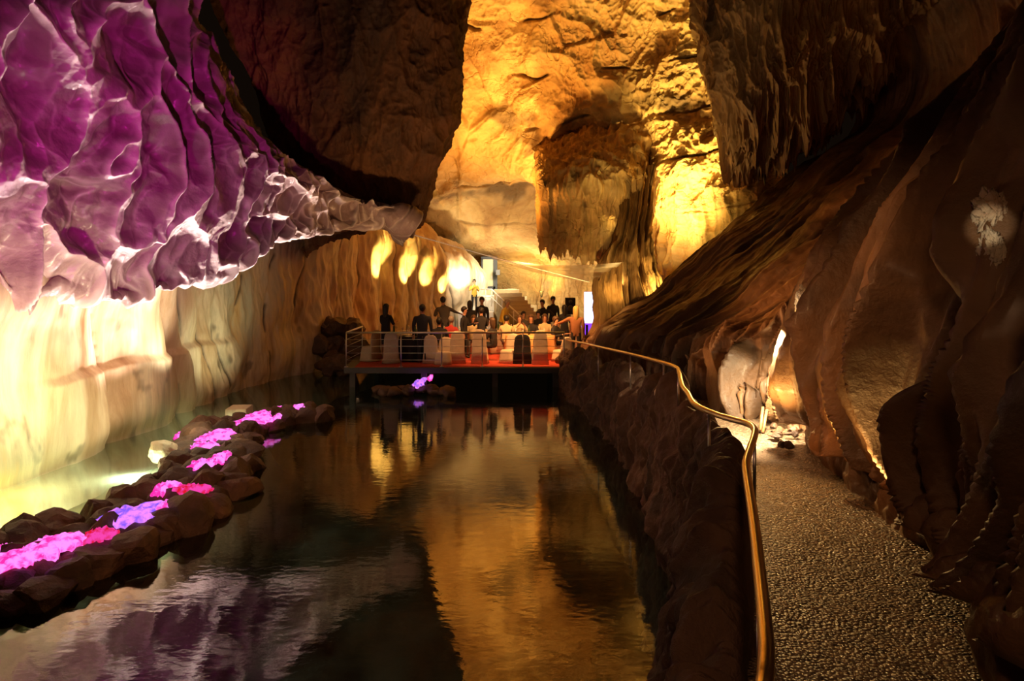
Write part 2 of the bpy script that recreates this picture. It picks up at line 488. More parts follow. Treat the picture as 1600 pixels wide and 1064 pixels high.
# purple scalloped overhang ------------------------------------
PR = [  # rows from the hidden underside over the jagged lower edge and up the face
    [(-9.5, 9, 4.3), (-9.5, 11.5, 4.4), (-9.3, 14, 4.6), (-9, 16, 4.9), (-8.4, 18, 5.2), (-7, 19.6, 5.2), (-5.6, 20.4, 5.0), (-4.6, 20.8, 4.9)],
    [(-8.0, 8.6, 3.0), W(60, 425, 11.3), W(200, 440, 13), W(330, 425, 14.8), W(440, 378, 16.8), W(530, 362, 18.2), W(600, 352, 19.0), W(652, 358, 19.4)],
    [(-7.6, 7.9, 4.0), W(40, 345, 10.8), W(180, 385, 12.4), W(325, 375, 14.2), W(430, 335, 16.2), W(520, 325, 17.8), W(598, 318, 18.7), W(648, 350, 19.2)],
    [(-7.2, 7.4, 5.0), W(10, 215, 10.0), W(150, 270, 11.6), W(300, 280, 13.2), W(420, 262, 15.4), W(505, 290, 17.3), W(580, 318, 18.6), W(644, 352, 19.2)],
    [(-6.8, 6.9, 5.8), W(-40, 60, 9.2), W(120, 120, 10.8), W(245, 150, 12.4), W(362, 180, 14.6), W(455, 248, 16.8), W(575, 318, 18.6), W(642, 356, 19.3)],
    [(-6.4, 6.2, 6.6), W(-60, -120, 8.6), W(90, -60, 10.0), W(200, -20, 11.4), W(330, 110, 14.2), W(432, 232, 17.0), W(572, 322, 18.9), W(640, 362, 19.5)],
    [(-5.8, 5.4, 7.4), W(-60, -330, 8.2), W(110, -220, 9.6), W(240, -140, 11.4), W(335, 60, 15.2), W(432, 228, 18.0), W(570, 330, 19.6), W(640, 366, 19.9)],
]
def purple_disp(P, U, V, N):
    x, y, z = P[..., 0], P[..., 1], P[..., 2]
    far = sstep(13.0, 16.5, y)
    s = y + .45 * fbm(x * .45, y * .45, z * .45, 2) + .16 * fbm(x * 1.6, y * 1.6, z * 1.6, 2)
    t = z * .85 - x * .3 + .55 * s + .45 * fbm(x * .45 + 9, y * .45, z * .45, 2) + .14 * fbm(x * 1.6 + 5, y * 1.6, z * 1.6, 2)
    h = 0
    m = 0
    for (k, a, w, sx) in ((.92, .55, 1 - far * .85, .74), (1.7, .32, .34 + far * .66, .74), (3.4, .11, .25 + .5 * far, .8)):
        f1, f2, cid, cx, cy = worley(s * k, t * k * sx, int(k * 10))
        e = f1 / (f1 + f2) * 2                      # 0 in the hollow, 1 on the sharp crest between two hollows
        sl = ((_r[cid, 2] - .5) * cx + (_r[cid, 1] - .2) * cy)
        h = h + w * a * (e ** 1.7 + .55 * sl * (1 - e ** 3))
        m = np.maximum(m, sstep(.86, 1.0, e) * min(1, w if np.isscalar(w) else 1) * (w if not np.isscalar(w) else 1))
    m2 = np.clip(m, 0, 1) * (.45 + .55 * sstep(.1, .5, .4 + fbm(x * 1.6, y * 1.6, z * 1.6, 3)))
    h = h * (1 - .6 * sstep(.86, 1, U)) + .035 * fbm(x * 3, y * 3, z * 3, 4)
    return h - .45, m2
def purple_tips(P, U, V, N):
    # the lower rim breaks into hanging points
    x, y, z = P[..., 0], P[..., 1], P[..., 2]
    r = np.exp(-((V - .17) / .07) ** 2)
    n = np.abs(((y * .8 + .6 * fbm(y * .8, z * 0, x * 0, 2)) % 1) - .5) * 2
    n2 = np.abs(((y * 2.7) % 1) - .5) * 2
    far = 1 - .6 * sstep(13.5, 17, y)
    D = np.zeros(P.shape)
    D[..., 2] = -r * (.40 * n ** 1.3 + .10 * n2 + .25 * sstep(15, 12, y)) * far
    return D
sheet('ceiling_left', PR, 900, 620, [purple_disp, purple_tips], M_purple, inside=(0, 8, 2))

# dark curtain of rock between the overhang and the golden chamber
DR = [
    [W(300, -160, 17), W(420, -160, 17.5), W(560, -160, 18), W(680, -160, 18.6), W(735, -160, 20), W(745, -160, 24), W(640, -200, 28)],
    [W(330, 0, 18.0), W(430, 0, 18), W(560, 0, 18.2), W(670, 0, 18.8), W(724, 0, 20), W(730, 0, 23), W(640, -60, 28)],
    [W(380, 110, 18.6), W(450, 100, 18.4), W(560, 100, 18.6), W(660, 100, 19), W(712, 100, 20), W(705, 80, 23), W(620, 60, 28)],
    [W(420, 220, 19.2), W(490, 210, 19), W(570, 200, 19), W(650, 200, 19.4), W(697, 200, 20.2), W(690, 180, 23), W(600, 160, 28)],
    [W(460, 330, 20.0), W(520, 310, 19.6), W(590, 300, 19.6), W(650, 300, 19.8), W(676, 300, 20.6), W(660, 280, 23), W(580, 240, 28)],
    [W(480, 400, 20.6), W(540, 365, 20.4), W(590, 360, 20.2), W(640, 362, 20.2), W(660, 352, 20.8), W(640, 330, 23), W(560, 300, 27)],
    [W(470, 390, 25), W(540, 355, 24), W(590, 340, 24), W(630, 335, 24), W(645, 330, 24), W(620, 310, 25), W(560, 300, 27)],
]
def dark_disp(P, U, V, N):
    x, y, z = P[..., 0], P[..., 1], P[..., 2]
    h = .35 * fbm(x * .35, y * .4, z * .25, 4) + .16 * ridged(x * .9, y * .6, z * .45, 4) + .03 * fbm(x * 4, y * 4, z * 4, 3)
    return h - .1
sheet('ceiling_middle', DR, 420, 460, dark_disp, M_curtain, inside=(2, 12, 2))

# golden chamber: one vault from above the frame down to the far back wall
BR = [
    [W(600, -230, 24), W(740, -230, 24), W(860, -230, 25), W(980, -230, 25), W(1100, -230, 24), W(1230, -230, 22)],
    [W(600, 0, 27), W(740, 0, 28), W(860, 0, 27.5), W(980, 0, 27), W(1090, 0, 26), W(1230, 0, 23)],
    [W(590, 120, 29), W(740, 120, 30), W(860, 120, 28.6), W(980, 120, 27.6), W(1100, 120, 26), W(1230, 120, 23)],
    [W(580, 240, 31), W(740, 240, 32.5), W(860, 240, 30.5), W(980, 240, 28), W(1090, 240, 26), W(1230, 240, 23.5)],
    [W(570, 330, 33), W(740, 330, 35.5), W(860, 330, 34), W(980, 330, 30), W(1080, 330, 26.5), W(1230, 330, 24)],
    [W(580, 380, 35), W(740, 385, 37.5), W(860, 392, 37), W(980, 385, 32), W(1060, 400, 27), W(1230, 400, 24)],
    [W(600, 420, 37), W(750, 412, 39.5), W(860, 415, 39), W(960, 430, 34), W(1050, 460, 27), W(1230, 460, 24)],
    [W(600, 470, 39.5), W(750, 455, 41), W(860, 462, 39), W(950, 470, 34.5), W(1040, 500, 27), W(1230, 500, 24)],
    [W(600, 515, 40), W(750, 515, 41), W(860, 515, 39), W(950, 525, 34.5), W(1030, 560, 27), W(1230, 560, 24)],
]
def back_disp(P, U, V, N):
    x, y, z = P[..., 0], P[..., 1], P[..., 2]
    big = sstep(4.3, 7.5, z)
    right = sstep(.5, 2.5, x)
    h = .9 * fbm(x * .22, y * .2, z * .22, 3) * (.25 + .75 * big)
    # blocky beds with horizontal partings
    zz = z + .35 * fbm(x * .35, y * .3, z * .1, 3)
    bed_ = np.abs((zz * .52) % 1 - .5) * 2
    crack = np.exp(-((1 - bed_) / .05) ** 2)
    blk = worley(x * .45 + 3, z * .42, 5)
    h = h - .22 * crack * big * sstep(-.1, .25, fbm(x * .5, z * .3, y * .1, 2)) + .5 * (_r[blk[2], 0] - .5) * big * sstep(.0, .12, blk[1] - blk[0])
    h = h + (.10 + .12 * big) * ridged(x * .8, y * .6, z * .7, 4) * (.4 + .6 * right)
    h = h + right * .25 * sstep(8.2, 6, z) * ridged(x * 1.3, y * .8, z * .18, 3) + .03 * fbm(x * 4, y * 3, z * 4, 3) * big
    m = crack * big * .8 * sstep(-.1, .25, fbm(x * .5, z * .3, y * .1, 2))
    m = np.maximum(m, .75 * sstep(.28, .6, fbm(x * .3 + 4, y * .2, z * .35 + 2, 4)) * big)
    return h - .2, m
sheet('wall_back', BR, 640, 760, back_disp, M_back, inside=(0, 12, 3))

# hanging block with a fringe of stalactites
def hanging(name, rows, nu, nv, mat, amp, label, inside=(0, 10, 2), fringe=.5, ff=1.6, kind=None):
    def d1(P, U, V, N):
        x, y, z = P[..., 0], P[..., 1], P[..., 2]
        h = amp * ridged(x * ff, y * ff, z * .22, 4) + amp * .8 * fbm(x * .6, y * .6, z * .5, 3)
        m = sstep(.2, .7, fbm(x * 1.2, y * 1.2, z * .25, 3)) * .8
        return h, m
    def d2(P, U, V, N):
        x, y, z = P[..., 0], P[..., 1], P[..., 2]
        D = np.zeros(P.shape)
        lo = sstep(.55, .8, V) * sstep(1.0, .85, V)
        q = ridged(x * ff * 1.3, y * ff * .8, z * 0, 2)
        D[..., 2] = -lo * fringe * np.clip(q, -.4, 1.4)
        return D
    o = sheet(name, rows, nu, nv, [d1, d2], mat, inside=inside, kind=kind)
    if label: tag(o, label, 'rock formation')
    return o
hanging('hanging_rock', [
    [W(840, 225, 32), W(850, 225, 31), W(900, 205, 30), W(970, 200, 28.6), W(1010, 200, 28.4), W(1040, 210, 29)],
    [W(846, 280, 28.5), W(851, 280, 26.8), W(900, 275, 26.2), W(960, 275, 26.2), W(1000, 290, 26.8), W(1010, 290, 29)],
    [W(848, 320, 28.5), W(852, 322, 26.5), W(895, 325, 26.2), W(950, 330, 26.2), W(985, 330, 26.8), W(1000, 330, 29)],
    [W(848, 350, 28.5), W(853, 355, 26.5), W(890, 355, 26.2), W(940, 358, 26.2), W(980, 360, 26.8), W(990, 360, 29)],
    [W(852, 368, 28.0), W(856, 378, 26.8), W(892, 376, 26.6), W(930, 384, 26.6), W(972, 392, 26.9), W(982, 380, 28.5)],
    [W(856, 355, 28.6), W(862, 355, 28.0), W(890, 355, 28.0), W(925, 360, 28.0), W(965, 365, 28.0), W(980, 365, 28.6)],
], 300, 300, M_back, .2, 'brown hanging rock block with a ragged stalactite fringe below the golden vault', inside=(1, 12, 3), fringe=.45)

# fluted column falling from the vault to the foot of the right wall
def column_disp(P, U, V, N):
    x, y, z = P[..., 0], P[..., 1], P[..., 2]
    a = U * 2 * np.pi * 3
    h = .22 * ridged(U * 9 + .3 * fbm(U * 3, z * .4, z * 0, 2), z * .14, z * 0 + 3, 4) + .12 * fbm(x, y, z * .6, 3)
    m = sstep(.15, .6, fbm(U * 14, z * .2, z * 0, 3)) * .8
    return h, m
hc = [W(1000, 265, 27.5), W(996, 320, 26.4), W(990, 360, 25.4), W(982, 400, 24.6), W(979, 440, 24.0), W(984, 480, 23.4), W(993, 515, 23.0), W(1002, 545, 22.8), W(1010, 590, 22.8)]
hr = [.42, .40, .40, .62, .86, .98, 1.12, 1.5, 2.0]
rows = []
for (cx, cy, cz), r in zip(hc, hr):
    rows.append([(cx + r * math.cos(a), cy + .7 * r * math.sin(a), cz) for a in np.linspace(math.pi * .85, math.pi * 2.15, 9)])
o = sheet('rock_column', rows, 420, 420, column_disp, M_drip, inside=(0, 5, 3), kind=None)
tag(o, 'fluted golden rock column flaring out beside the dining deck', 'rock formation')

# right wall ----------------------------------------------------
RB = [(1.6, -2), (2.2, 1.5), (3.05, 4), (3.65, 6), (3.9, 7.5), (4.15, 9.4), (4.75, 11.2), (4.25, 13), (4.3, 15), (4.1, 17), (3.4, 19.5), (2.9, 21), (2.6, 22.5)]
def zpath(y): return float(np.interp(y, [0, 4, 9, 14, 20, 40], [1.0, .98, .9, .75, .6, .6]))
def right_rows():
    prof = []
    for (bx, by) in RB:
        zb = float(np.interp(by, [0, 6, 8, 9.5, 11, 13, 15, 17, 22], [6.4, 6.4, 6.0, 5.0, 3.7, 2.2, 1.8, 1.5, 1.2]))   # height where the slab begins
        xo = float(np.interp(by, [0, 4, 8, 11, 13, 17, 22], [1.0, 1.9, 2.4, 1.6, .9, .4, .3]))    # how far the folds lean out by then
        zp = zpath(by)
        pts = [(bx - .3, by, zp - .3), (bx + .0, by, zp + .02), (bx + .25, by, zp + .3), (bx + .18, by, zp + .3 * (zb - zp)), (bx + .18 + .35 * xo, by, zp + .62 * (zb - zp)), (bx + xo, by, zb)]
        for k in (1, 2, 3, 4):
            L = k * 2.6
            pts.append((bx + xo + L * .74 + .02 * L * L * (by - 12) * .02, by, zb + L * .70 - .004 * L * L))
        pts.append((bx + xo + 7.3, by, zb + 9.4)); pts.append((bx + xo + 4, by, zb + 11))
        prof.append(pts)
    return [[prof[c][r] for c in range(len(prof))] for r in range(len(prof[0]))]
def right_disp(P, U, V, N):
    x, y, z = P[..., 0], P[..., 1], P[..., 2]
    up = V * 22
    w = (y + .55 * fbm(y * .35, up * .30, x * 0, 2)) * 1.25
    lower = sstep(.55, .42, V) * sstep(.06, .16, V)
    fold = ridged(w * .85, up * .10, x * 0 + 2, 3)
    fold2 = ridged(w * 2.6 + 4, up * .16, x * 0 + 5, 2)
    h = lower * (.44 * fold + .19 * fold2) + (1 - lower) * (.14 * fold * sstep(.4, .5, V) + .20 * fbm(y * .6, up * .35, x * .3, 4))
    h = h + .03 * fbm(x * 3.5, y * 3.5, z * 2, 3) + .015 * ridged(w * 4.5, up * .5, x * 0, 2)
    # rubble at the foot
    foot = sstep(.17, .10, V) * sstep(.03, .08, V)
    h = h + foot * (.22 * fbm(x * 1.6, y * 1.6, z * 1.6, 4) + .05)
    # cavities
    f1, f2, cid, cx, cy = worley(w * .55, up * .28, 3)
    pit = sstep(.20, .06, f1) * (_r[cid, 0] > .45) * sstep(.2, .3, V)
    h = h - .6 * pit
    m = np.clip(pit, 0, 1)
    m = np.maximum(m, sstep(.25, .6, fbm(w * .9, up * .15, x * 0, 3)) * .7)
    return h, m
sheet('wall_right', right_rows(), 1100, 620, right_disp, M_right, inside=(0, 10, 3))

# dark stalactite curtain on the right, above the slab
hanging('ceiling_right', [
    [W(1075, -200, 22), W(1110, -200, 20), W(1180, -200, 19), W(1270, -200, 18.5), W(1360, -200, 18), W(1460, -200, 18), W(1560, -240, 18)],
    [W(1085, -40, 23), W(1105, -40, 21.6), W(1160, -40, 20.5), W(1240, -40, 20), W(1330, -40, 19.5), W(1430, -40, 19), W(1540, -90, 18)],
    [W(1100, 50, 23.5), W(1112, 50, 22), W(1160, 50, 21), W(1230, 50, 20.4), W(1300, 50, 20), W(1380, 20, 19.5), W(1490, -30, 18.6)],
    [W(1122, 130, 24), W(1128, 135, 22.5), W(1170, 130, 21.3), W(1225, 125, 21), W(1280, 120, 20.6), W(1330, 90, 20.2), W(1420, 30, 19.4)],
    [W(1146, 200, 24.2), W(1148, 235, 23), W(1178, 225, 22), W(1215, 215, 21.6), W(1255, 190, 21.2), W(1300, 150, 21), W(1380, 70, 20.4)],
    [W(1150, 200, 25), W(1160, 215, 24.5), W(1190, 205, 24), W(1225, 190, 23.4), W(1265, 170, 23), W(1310, 120, 22.6), W(1400, 40, 22)],
], 520, 420, M_drip, .26, None, inside=(0, 12, 3), fringe=.7, ff=1.5, kind='structure')

# floor behind the deck and under the path ----------------------
def floors():
    # gravel path
    path_r = np.array(RB, float)
    ys = np.linspace(-1.8, 22.4, 300)
    xr = np.interp(ys, path_r[:, 1], path_r[:, 0]) + .45
    xl = np.interp(ys, [p[1] for p in PW], [p[0] for p in PW]) - .05
    nu = 60
    T = np.linspace(0, 1, nu)[None, :]
    X = xl[:, None] * (1 - T) + xr[:, None] * T
    Y = np.repeat(ys[:, None], nu, 1)
    Z = np.interp(Y, [0, 4, 9, 14, 20, 40], [1.0, .98, .9, .75, .6, .6]) + .02 * fbm(X * 1.5, Y * 1.5, X * 0, 3) + .03 * (T - .5) ** 2
    idx = np.arange(nu * 300).reshape(300, nu)
    Q = np.stack([idx[:-1, :-1], idx[:-1, 1:], idx[1:, 1:], idx[1:, :-1]], -1).reshape(-1, 4)
    o = mesh_np('floor_path', np.stack([X, Y, Z], -1).reshape(-1, 3), Q, M_gravel); o['kind'] = 'structure'
PW = [(.44, 1.2), (.84, 2.8), (1.22, 4), (1.70, 5.4), (2.02, 6.5), (2.15, 8), (2.3, 10.2), (2.35, 13), (2.2, 16), (1.8, 20.4), (1.75, 21.5)]
PZ = [1.62, 1.65, 1.68, 1.75, 1.72, 1.65, 1.62, 1.4, 1.2, 1.05, 1.0]
floors()

def pool_rows():
    rows = []
    P = np.array(PW); T = np.gradient(P, axis=0); T /= np.linalg.norm(T, axis=1)[:, None]
    Nn = np.stack([T[:, 1], -T[:, 0]], 1)     # towards the path
    sec = [(-.5, -1.2), (-.45, -.3), (-.38, 0.0), (-.31, .35), (-.2, .75), (-.12, .95), (0, 1.0), (.11, .95), (.14, .75), (.15, .5), (.17, .25)]
    for (o, h) in sec:
        rows.append([(P[i, 0] + Nn[i, 0] * o, P[i, 1] + Nn[i, 1] * o, (h if h <= 0 else h * PZ[i])) for i in range(len(P))])
    return rows
def pool_disp(P, U, V, N):
    x, y, z = P[..., 0], P[..., 1], P[..., 2]
    h = .10 * ridged(y * 2.0 + x, z * .45, x * 0, 3) + .15 * fbm(x * 2.2, y * 2.2, z * 1.8, 4) + .04 * ridged(y * 5, z * 1.2, x, 2)
    f1, f2, cid, cx, cy = worley(y * 2.2, z * 1.1, 4)
    h = h + .22 * (1 - f1) ** 2 * sstep(.2, .4, V) - .10
    m = sstep(.3, .7, fbm(x * 2, y * 2, z, 3)) * .6
    h = h * (1 - .75 * sstep(.58, .72, V)) - .06 * sstep(.58, .72, V)
    return h, m
def pool_top(P, U, V, N):
    x, y = P[..., 0], P[..., 1]
    D = np.zeros(P.shape)
    top = np.exp(-((V - .6) / .14) ** 2)
    D[..., 2] = top * .26 * fbm(x * 1.3, y * 1.3, x * 0 + 3, 3)
    return D
sheet('wall_pool', pool_rows(), 1300, 170, [pool_disp, pool_top], M_pool, inside=(-4, 10, 1.0))

# floor of the cavern behind the deck
def back_floor():
    ctrl = [[(-9, y, .50), (-6, y, .52), (-3, y, .54), (0, y, .54), (3, y, .54), (7, y, .52)] for y in (28.0, 30, 33, 36, 41)]
    def d(P, U, V, N): return .05 * fbm(P[..., 0], P[..., 1], P[..., 2] * 0, 3)
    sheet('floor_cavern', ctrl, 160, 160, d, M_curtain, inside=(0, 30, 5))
back_floor()
# ------------------------------------------------------------------ small mesh builders
class MB:
    def __init__(s):
        s.v = []; s.f = []
    def box(s, x0, x1, y0, y1, z0, z1, M=None):
        b = len(s.v)
        p = [Vector((x, y, z)) for z in (z0, z1) for y in (y0, y1) for x in (x0, x1)]
        if M is not None: p = [M @ q for q in p]
        s.v += [tuple(q) for q in p]
        s.f += [[b + i for i in q] for q in ((0, 2, 3, 1), (4, 5, 7, 6), (0, 1, 5, 4), (2, 6, 7, 3), (0, 4, 6, 2), (1, 3, 7, 5))]
        return s
    def prism(s, poly, z0, z1):
        b = len(s.v); n = len(poly)
        s.v += [(x, y, z0) for x, y in poly] + [(x, y, z1) for x, y in poly]
        s.f += [[b + i, b + (i + 1) % n, b + n + (i + 1) % n, b + n + i] for i in range(n)]
        s.f += [[b + n + i for i in range(n)], [b + n - 1 - i for i in range(n)]]
        return s
    def tube(s, pts, r, n=8, smoothn=0, cap=True):
        pts = np.array(pts, float)
        if smoothn: pts = cr(pts, smoothn)
        k = len(pts); T = np.gradient(pts, axis=0); T /= np.linalg.norm(T, axis=1)[:, None] + 1e-9
        up = np.array([0, 0, 1.0]) if abs(T[0][2]) < .9 else np.array([1.0, 0, 0])
        b = len(s.v); rr = np.full(k, r) if np.isscalar(r) else np.array(r)
        A = np.cross(T[0], up); A /= np.linalg.norm(A)
        for i in range(k):
            A = A - T[i] * np.dot(A, T[i]); A /= np.linalg.norm(A); B = np.cross(T[i], A)
            for j in range(n):
                a = 2 * math.pi * j / n
                s.v.append(tuple(pts[i] + rr[i] * (math.cos(a) * A + math.sin(a) * B)))
        for i in range(k - 1):
            for j in range(n):
                s.f.append([b + i * n + j, b + i * n + (j + 1) % n, b + (i + 1) * n + (j + 1) % n, b + (i + 1) * n + j])
        if cap:
            s.f.append([b + n - 1 - j for j in range(n)]); s.f.append([b + (k - 1) * n + j for j in range(n)])
        return s
    def lathe(s, prof, n=24, c=(0, 0), wav=None):
        b = len(s.v)
        for i, (r, z) in enumerate(prof):
            for j in range(n):
                a = 2 * math.pi * j / n
                q = r * (1 + (wav(i, a) if wav else 0))
                s.v.append((c[0] + q * math.cos(a), c[1] + q * math.sin(a), z))
        for i in range(len(prof) - 1):
            for j in range(n):
                s.f.append([b + i * n + j, b + i * n + (j + 1) % n, b + (i + 1) * n + (j + 1) % n, b + (i + 1) * n + j])
        s.f.append([b + n - 1 - j for j in range(n)]); s.f.append([b + (len(prof) - 1) * n + j for j in range(n)])
        return s
    def build(s, name, mat, parent=None, smooth=False, bevel=0):
        me = bpy.data.meshes.new(name); me.from_pydata(s.v, [], s.f); me.update()
        bm_ = bmesh.new(); bm_.from_mesh(me)
        bmesh.ops.recalc_face_normals(bm_, faces=bm_.faces)
        if bevel:
            bmesh.ops.bevel(bm_, geom=bm_.edges[:], offset=bevel, segments=2, affect='EDGES', profile=.6)
        bm_.to_mesh(me); bm_.free()
        if smooth:
            me.polygons.foreach_set('use_smooth', [True] * len(me.polygons))
        me.materials.append(mat)
        o = bpy.data.objects.new(name, me); COL.objects.link(o)
        if parent: o.parent = parent
        return o


def empty(name, loc, rz=0, label=None, cat=None, group=None):
    o = bpy.data.objects.new(name, None); COL.objects.link(o)
    o.location = loc; o.rotation_euler = (0, 0, rz); o.empty_display_size = .1
    return tag(o, label, cat, group)


def copy_tree(o, parent=None):
    c = o.copy(); COL.objects.link(c)
    if parent: c.parent = parent
    for ch in [q for q in bpy.data.objects if q.parent == o]:
        copy_tree(ch, c)
    return c


R = random.Random(11)
# ------------------------------------------------------------------ stones
_ico = {}
def ico(sub):
    if sub not in _ico:
        b = bmesh.new(); bmesh.ops.create_icosphere(b, subdivisions=sub, radius=1)
        b.verts.ensure_lookup_table()
        _ico[sub] = (np.array([v.co[:] for v in b.verts]), np.array([[v.index for v in f.verts] for f in b.faces]))
        b.free()
    return _ico[sub]


def stone(name, loc, size, seed, mat, blocky=.5, sub=4, rz=0, parent=None):
    V, Fc = ico(sub)
    rs = np.random.RandomState(seed)
    V = V.copy()
    # chip the ball with random planes for an angular broken look
    for i in range(int(7 + 7 * blocky)):
        n = rs.normal(size=3); n /= np.linalg.norm(n); dd = .55 + .3 * rs.rand()
        t = V @ n - dd
        V = V - np.where(t > 0, t * (.75 + .25 * blocky), 0)[:, None] * n
    o_ = rs.rand(3) * 50
    nn = fbm(V[:, 0] * 1.3 + o_[0], V[:, 1] * 1.3 + o_[1], V[:, 2] * 1.3 + o_[2], 4)
    V = V * (1 + .16 * nn)[:, None]
    V = V * np.array(size)
    c, s_ = math.cos(rz), math.sin(rz)
    V = V @ np.array([[c, s_, 0], [-s_, c, 0], [0, 0, 1]])
    o = mesh_np(name, V, Fc, mat, blocky < .4, parent)
    o.location = loc
    return o


ISL = [(-6.3, 6.6), (-5.55, 7.5), (-5.15, 8.4), (-5.0, 9.4), (-4.85, 10.5), (-5.2, 12.1), (-5.75, 13.8), (-5.7, 15.2), (-5.0, 16.0), (-4.25, 16.2)]
isl = cr(np.array(ISL), 60)
seg = np.concatenate([[0], np.cumsum(np.linalg.norm(np.diff(isl, axis=0), axis=1))])
def isl_at(s):
    x = np.interp(s, seg, isl[:, 0]); y = np.interp(s, seg, isl[:, 1])
    x2 = np.interp(s + .05, seg, isl[:, 0]); y2 = np.interp(s + .05, seg, isl[:, 1])
    t = np.array([x2 - x, y2 - y]); t /= np.linalg.norm(t) + 1e-9
    return np.array([x, y]), np.array([t[1], -t[0]])
s = 0.0; n_ = 0
while s < seg[-1] - .1:
    p, nrm = isl_at(s)
    wid = np.interp(s / seg[-1], [0, .3, .6, .85, 1], [1.0, .85, .62, .5, .3])
    for k in range(4):
        off = (-1 + 2 * (k + .5) / 4 + R.uniform(-.15, .15)) * wid
        sz = R.uniform(.20, .38)
        edge = abs(off) / wid
        lagoon = off < -.4 * wid
        hh = sz * R.uniform(.65, 1.1)
        q = p + nrm * off
        zc = .04 + (.06 if lagoon else 0)
        o = stone('island_rock', (q[0] + R.uniform(-.06, .06), q[1] + R.uniform(-.06, .06), zc), (sz * 1.15, sz, hh), 100 + n_, M_stone, R.uniform(.45, 1), 3, R.uniform(0, 6))
        tag(o, 'dark angular rock of the low strip curving through the pool', 'rock', 'dark rocks of the curved strip')
        n_ += 1
    s += .31

M_pale = rock_mat('pale_wet_stone', [(.55, .42, .24), (.75, .62, .42), (.85, .74, .52)], 2, rough=.4, bump=.4)
def dz(py, z): return (H - z) * F / (py - HY)
# pale stones on the lagoon side
d_ = dz(707, .22)
tag(stone('pale_rock', W(255, 706, d_), (.30, .24, .20), 7, M_pale, .6, 4), 'pale lit rock on the lagoon edge of the dark rock strip', 'rock')
d_ = dz(642, .12)
b = empty('stone_block', W(374, 646, d_), .1, 'pale sandy stone slab lying beside the far end of the rock strip', 'stone block')
MB().box(-.24, .24, -.3, .3, -.12, .16).build('slab', M_pale, b, False, .03)

# glowing magenta pools of light
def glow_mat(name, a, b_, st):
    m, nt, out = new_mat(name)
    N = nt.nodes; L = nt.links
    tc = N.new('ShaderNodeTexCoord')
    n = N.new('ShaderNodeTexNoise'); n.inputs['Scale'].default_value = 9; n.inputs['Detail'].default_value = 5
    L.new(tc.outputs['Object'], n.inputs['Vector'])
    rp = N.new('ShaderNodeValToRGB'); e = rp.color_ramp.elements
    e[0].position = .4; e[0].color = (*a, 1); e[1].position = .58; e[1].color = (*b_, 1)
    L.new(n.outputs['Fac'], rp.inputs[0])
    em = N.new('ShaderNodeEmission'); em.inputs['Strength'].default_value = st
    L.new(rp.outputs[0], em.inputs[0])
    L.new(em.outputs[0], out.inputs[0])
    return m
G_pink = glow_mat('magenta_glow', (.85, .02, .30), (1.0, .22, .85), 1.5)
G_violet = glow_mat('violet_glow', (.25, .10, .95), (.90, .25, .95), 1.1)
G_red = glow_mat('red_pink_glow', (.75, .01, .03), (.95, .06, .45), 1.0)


def glow(px, py, w, h, z, mat, seed, label, tilt=0):
    """an uneven lit hollow filled with glowing crystal lumps"""
    d = dz(py, z)
    V, Fc = ico(4)
    V = V.copy()
    rs = np.random.RandomState(seed)
    ang = np.arctan2(V[:, 1], V[:, 0]); o_ = rs.rand() * 40
    lob = 1 + .85 * fbm(np.cos(ang) * 1.5 + o_, np.sin(ang) * 1.5, V[:, 0] * 0, 4)
    wx = w * d / F / 2; wy = h * d * d / (F * (H - z)) / 2
    X = V[:, 0] * wx * lob; Y = V[:, 1] * wy * lob
    Z = V[:, 2] * .07 + .05 * fbm(V[:, 0] * 4 + o_, V[:, 1] * 4, V[:, 2] * 4, 3)
    c, s_ = math.cos(tilt), math.sin(tilt)
    o = mesh_np('glowing_light', np.stack([X * c - Y * s_, X * s_ + Y * c, Z], -1), Fc, mat, True)
    o.location = W(px, py, d)
    tag(o, label, 'light')
    return o
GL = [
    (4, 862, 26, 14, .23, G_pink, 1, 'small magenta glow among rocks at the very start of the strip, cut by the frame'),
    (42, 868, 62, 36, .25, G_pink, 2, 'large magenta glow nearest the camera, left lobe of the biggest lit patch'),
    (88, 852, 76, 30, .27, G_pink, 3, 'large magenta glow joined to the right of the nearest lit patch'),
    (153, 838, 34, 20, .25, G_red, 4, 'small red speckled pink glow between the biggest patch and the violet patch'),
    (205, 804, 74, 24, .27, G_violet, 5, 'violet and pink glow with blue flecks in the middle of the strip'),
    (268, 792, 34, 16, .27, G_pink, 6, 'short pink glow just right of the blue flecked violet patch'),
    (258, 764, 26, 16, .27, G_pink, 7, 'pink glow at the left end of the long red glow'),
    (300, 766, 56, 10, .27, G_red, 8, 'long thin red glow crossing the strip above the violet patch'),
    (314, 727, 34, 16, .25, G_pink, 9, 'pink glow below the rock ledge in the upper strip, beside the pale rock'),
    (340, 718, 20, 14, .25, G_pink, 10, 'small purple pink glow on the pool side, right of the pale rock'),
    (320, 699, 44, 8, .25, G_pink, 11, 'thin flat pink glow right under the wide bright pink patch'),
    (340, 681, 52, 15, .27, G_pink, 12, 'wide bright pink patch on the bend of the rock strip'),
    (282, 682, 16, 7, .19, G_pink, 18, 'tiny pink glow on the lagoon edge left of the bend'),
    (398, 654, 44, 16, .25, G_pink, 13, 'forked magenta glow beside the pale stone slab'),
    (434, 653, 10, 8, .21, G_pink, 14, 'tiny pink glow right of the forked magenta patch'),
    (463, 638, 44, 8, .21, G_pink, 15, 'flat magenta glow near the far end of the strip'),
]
for g in GL: glow(*g)

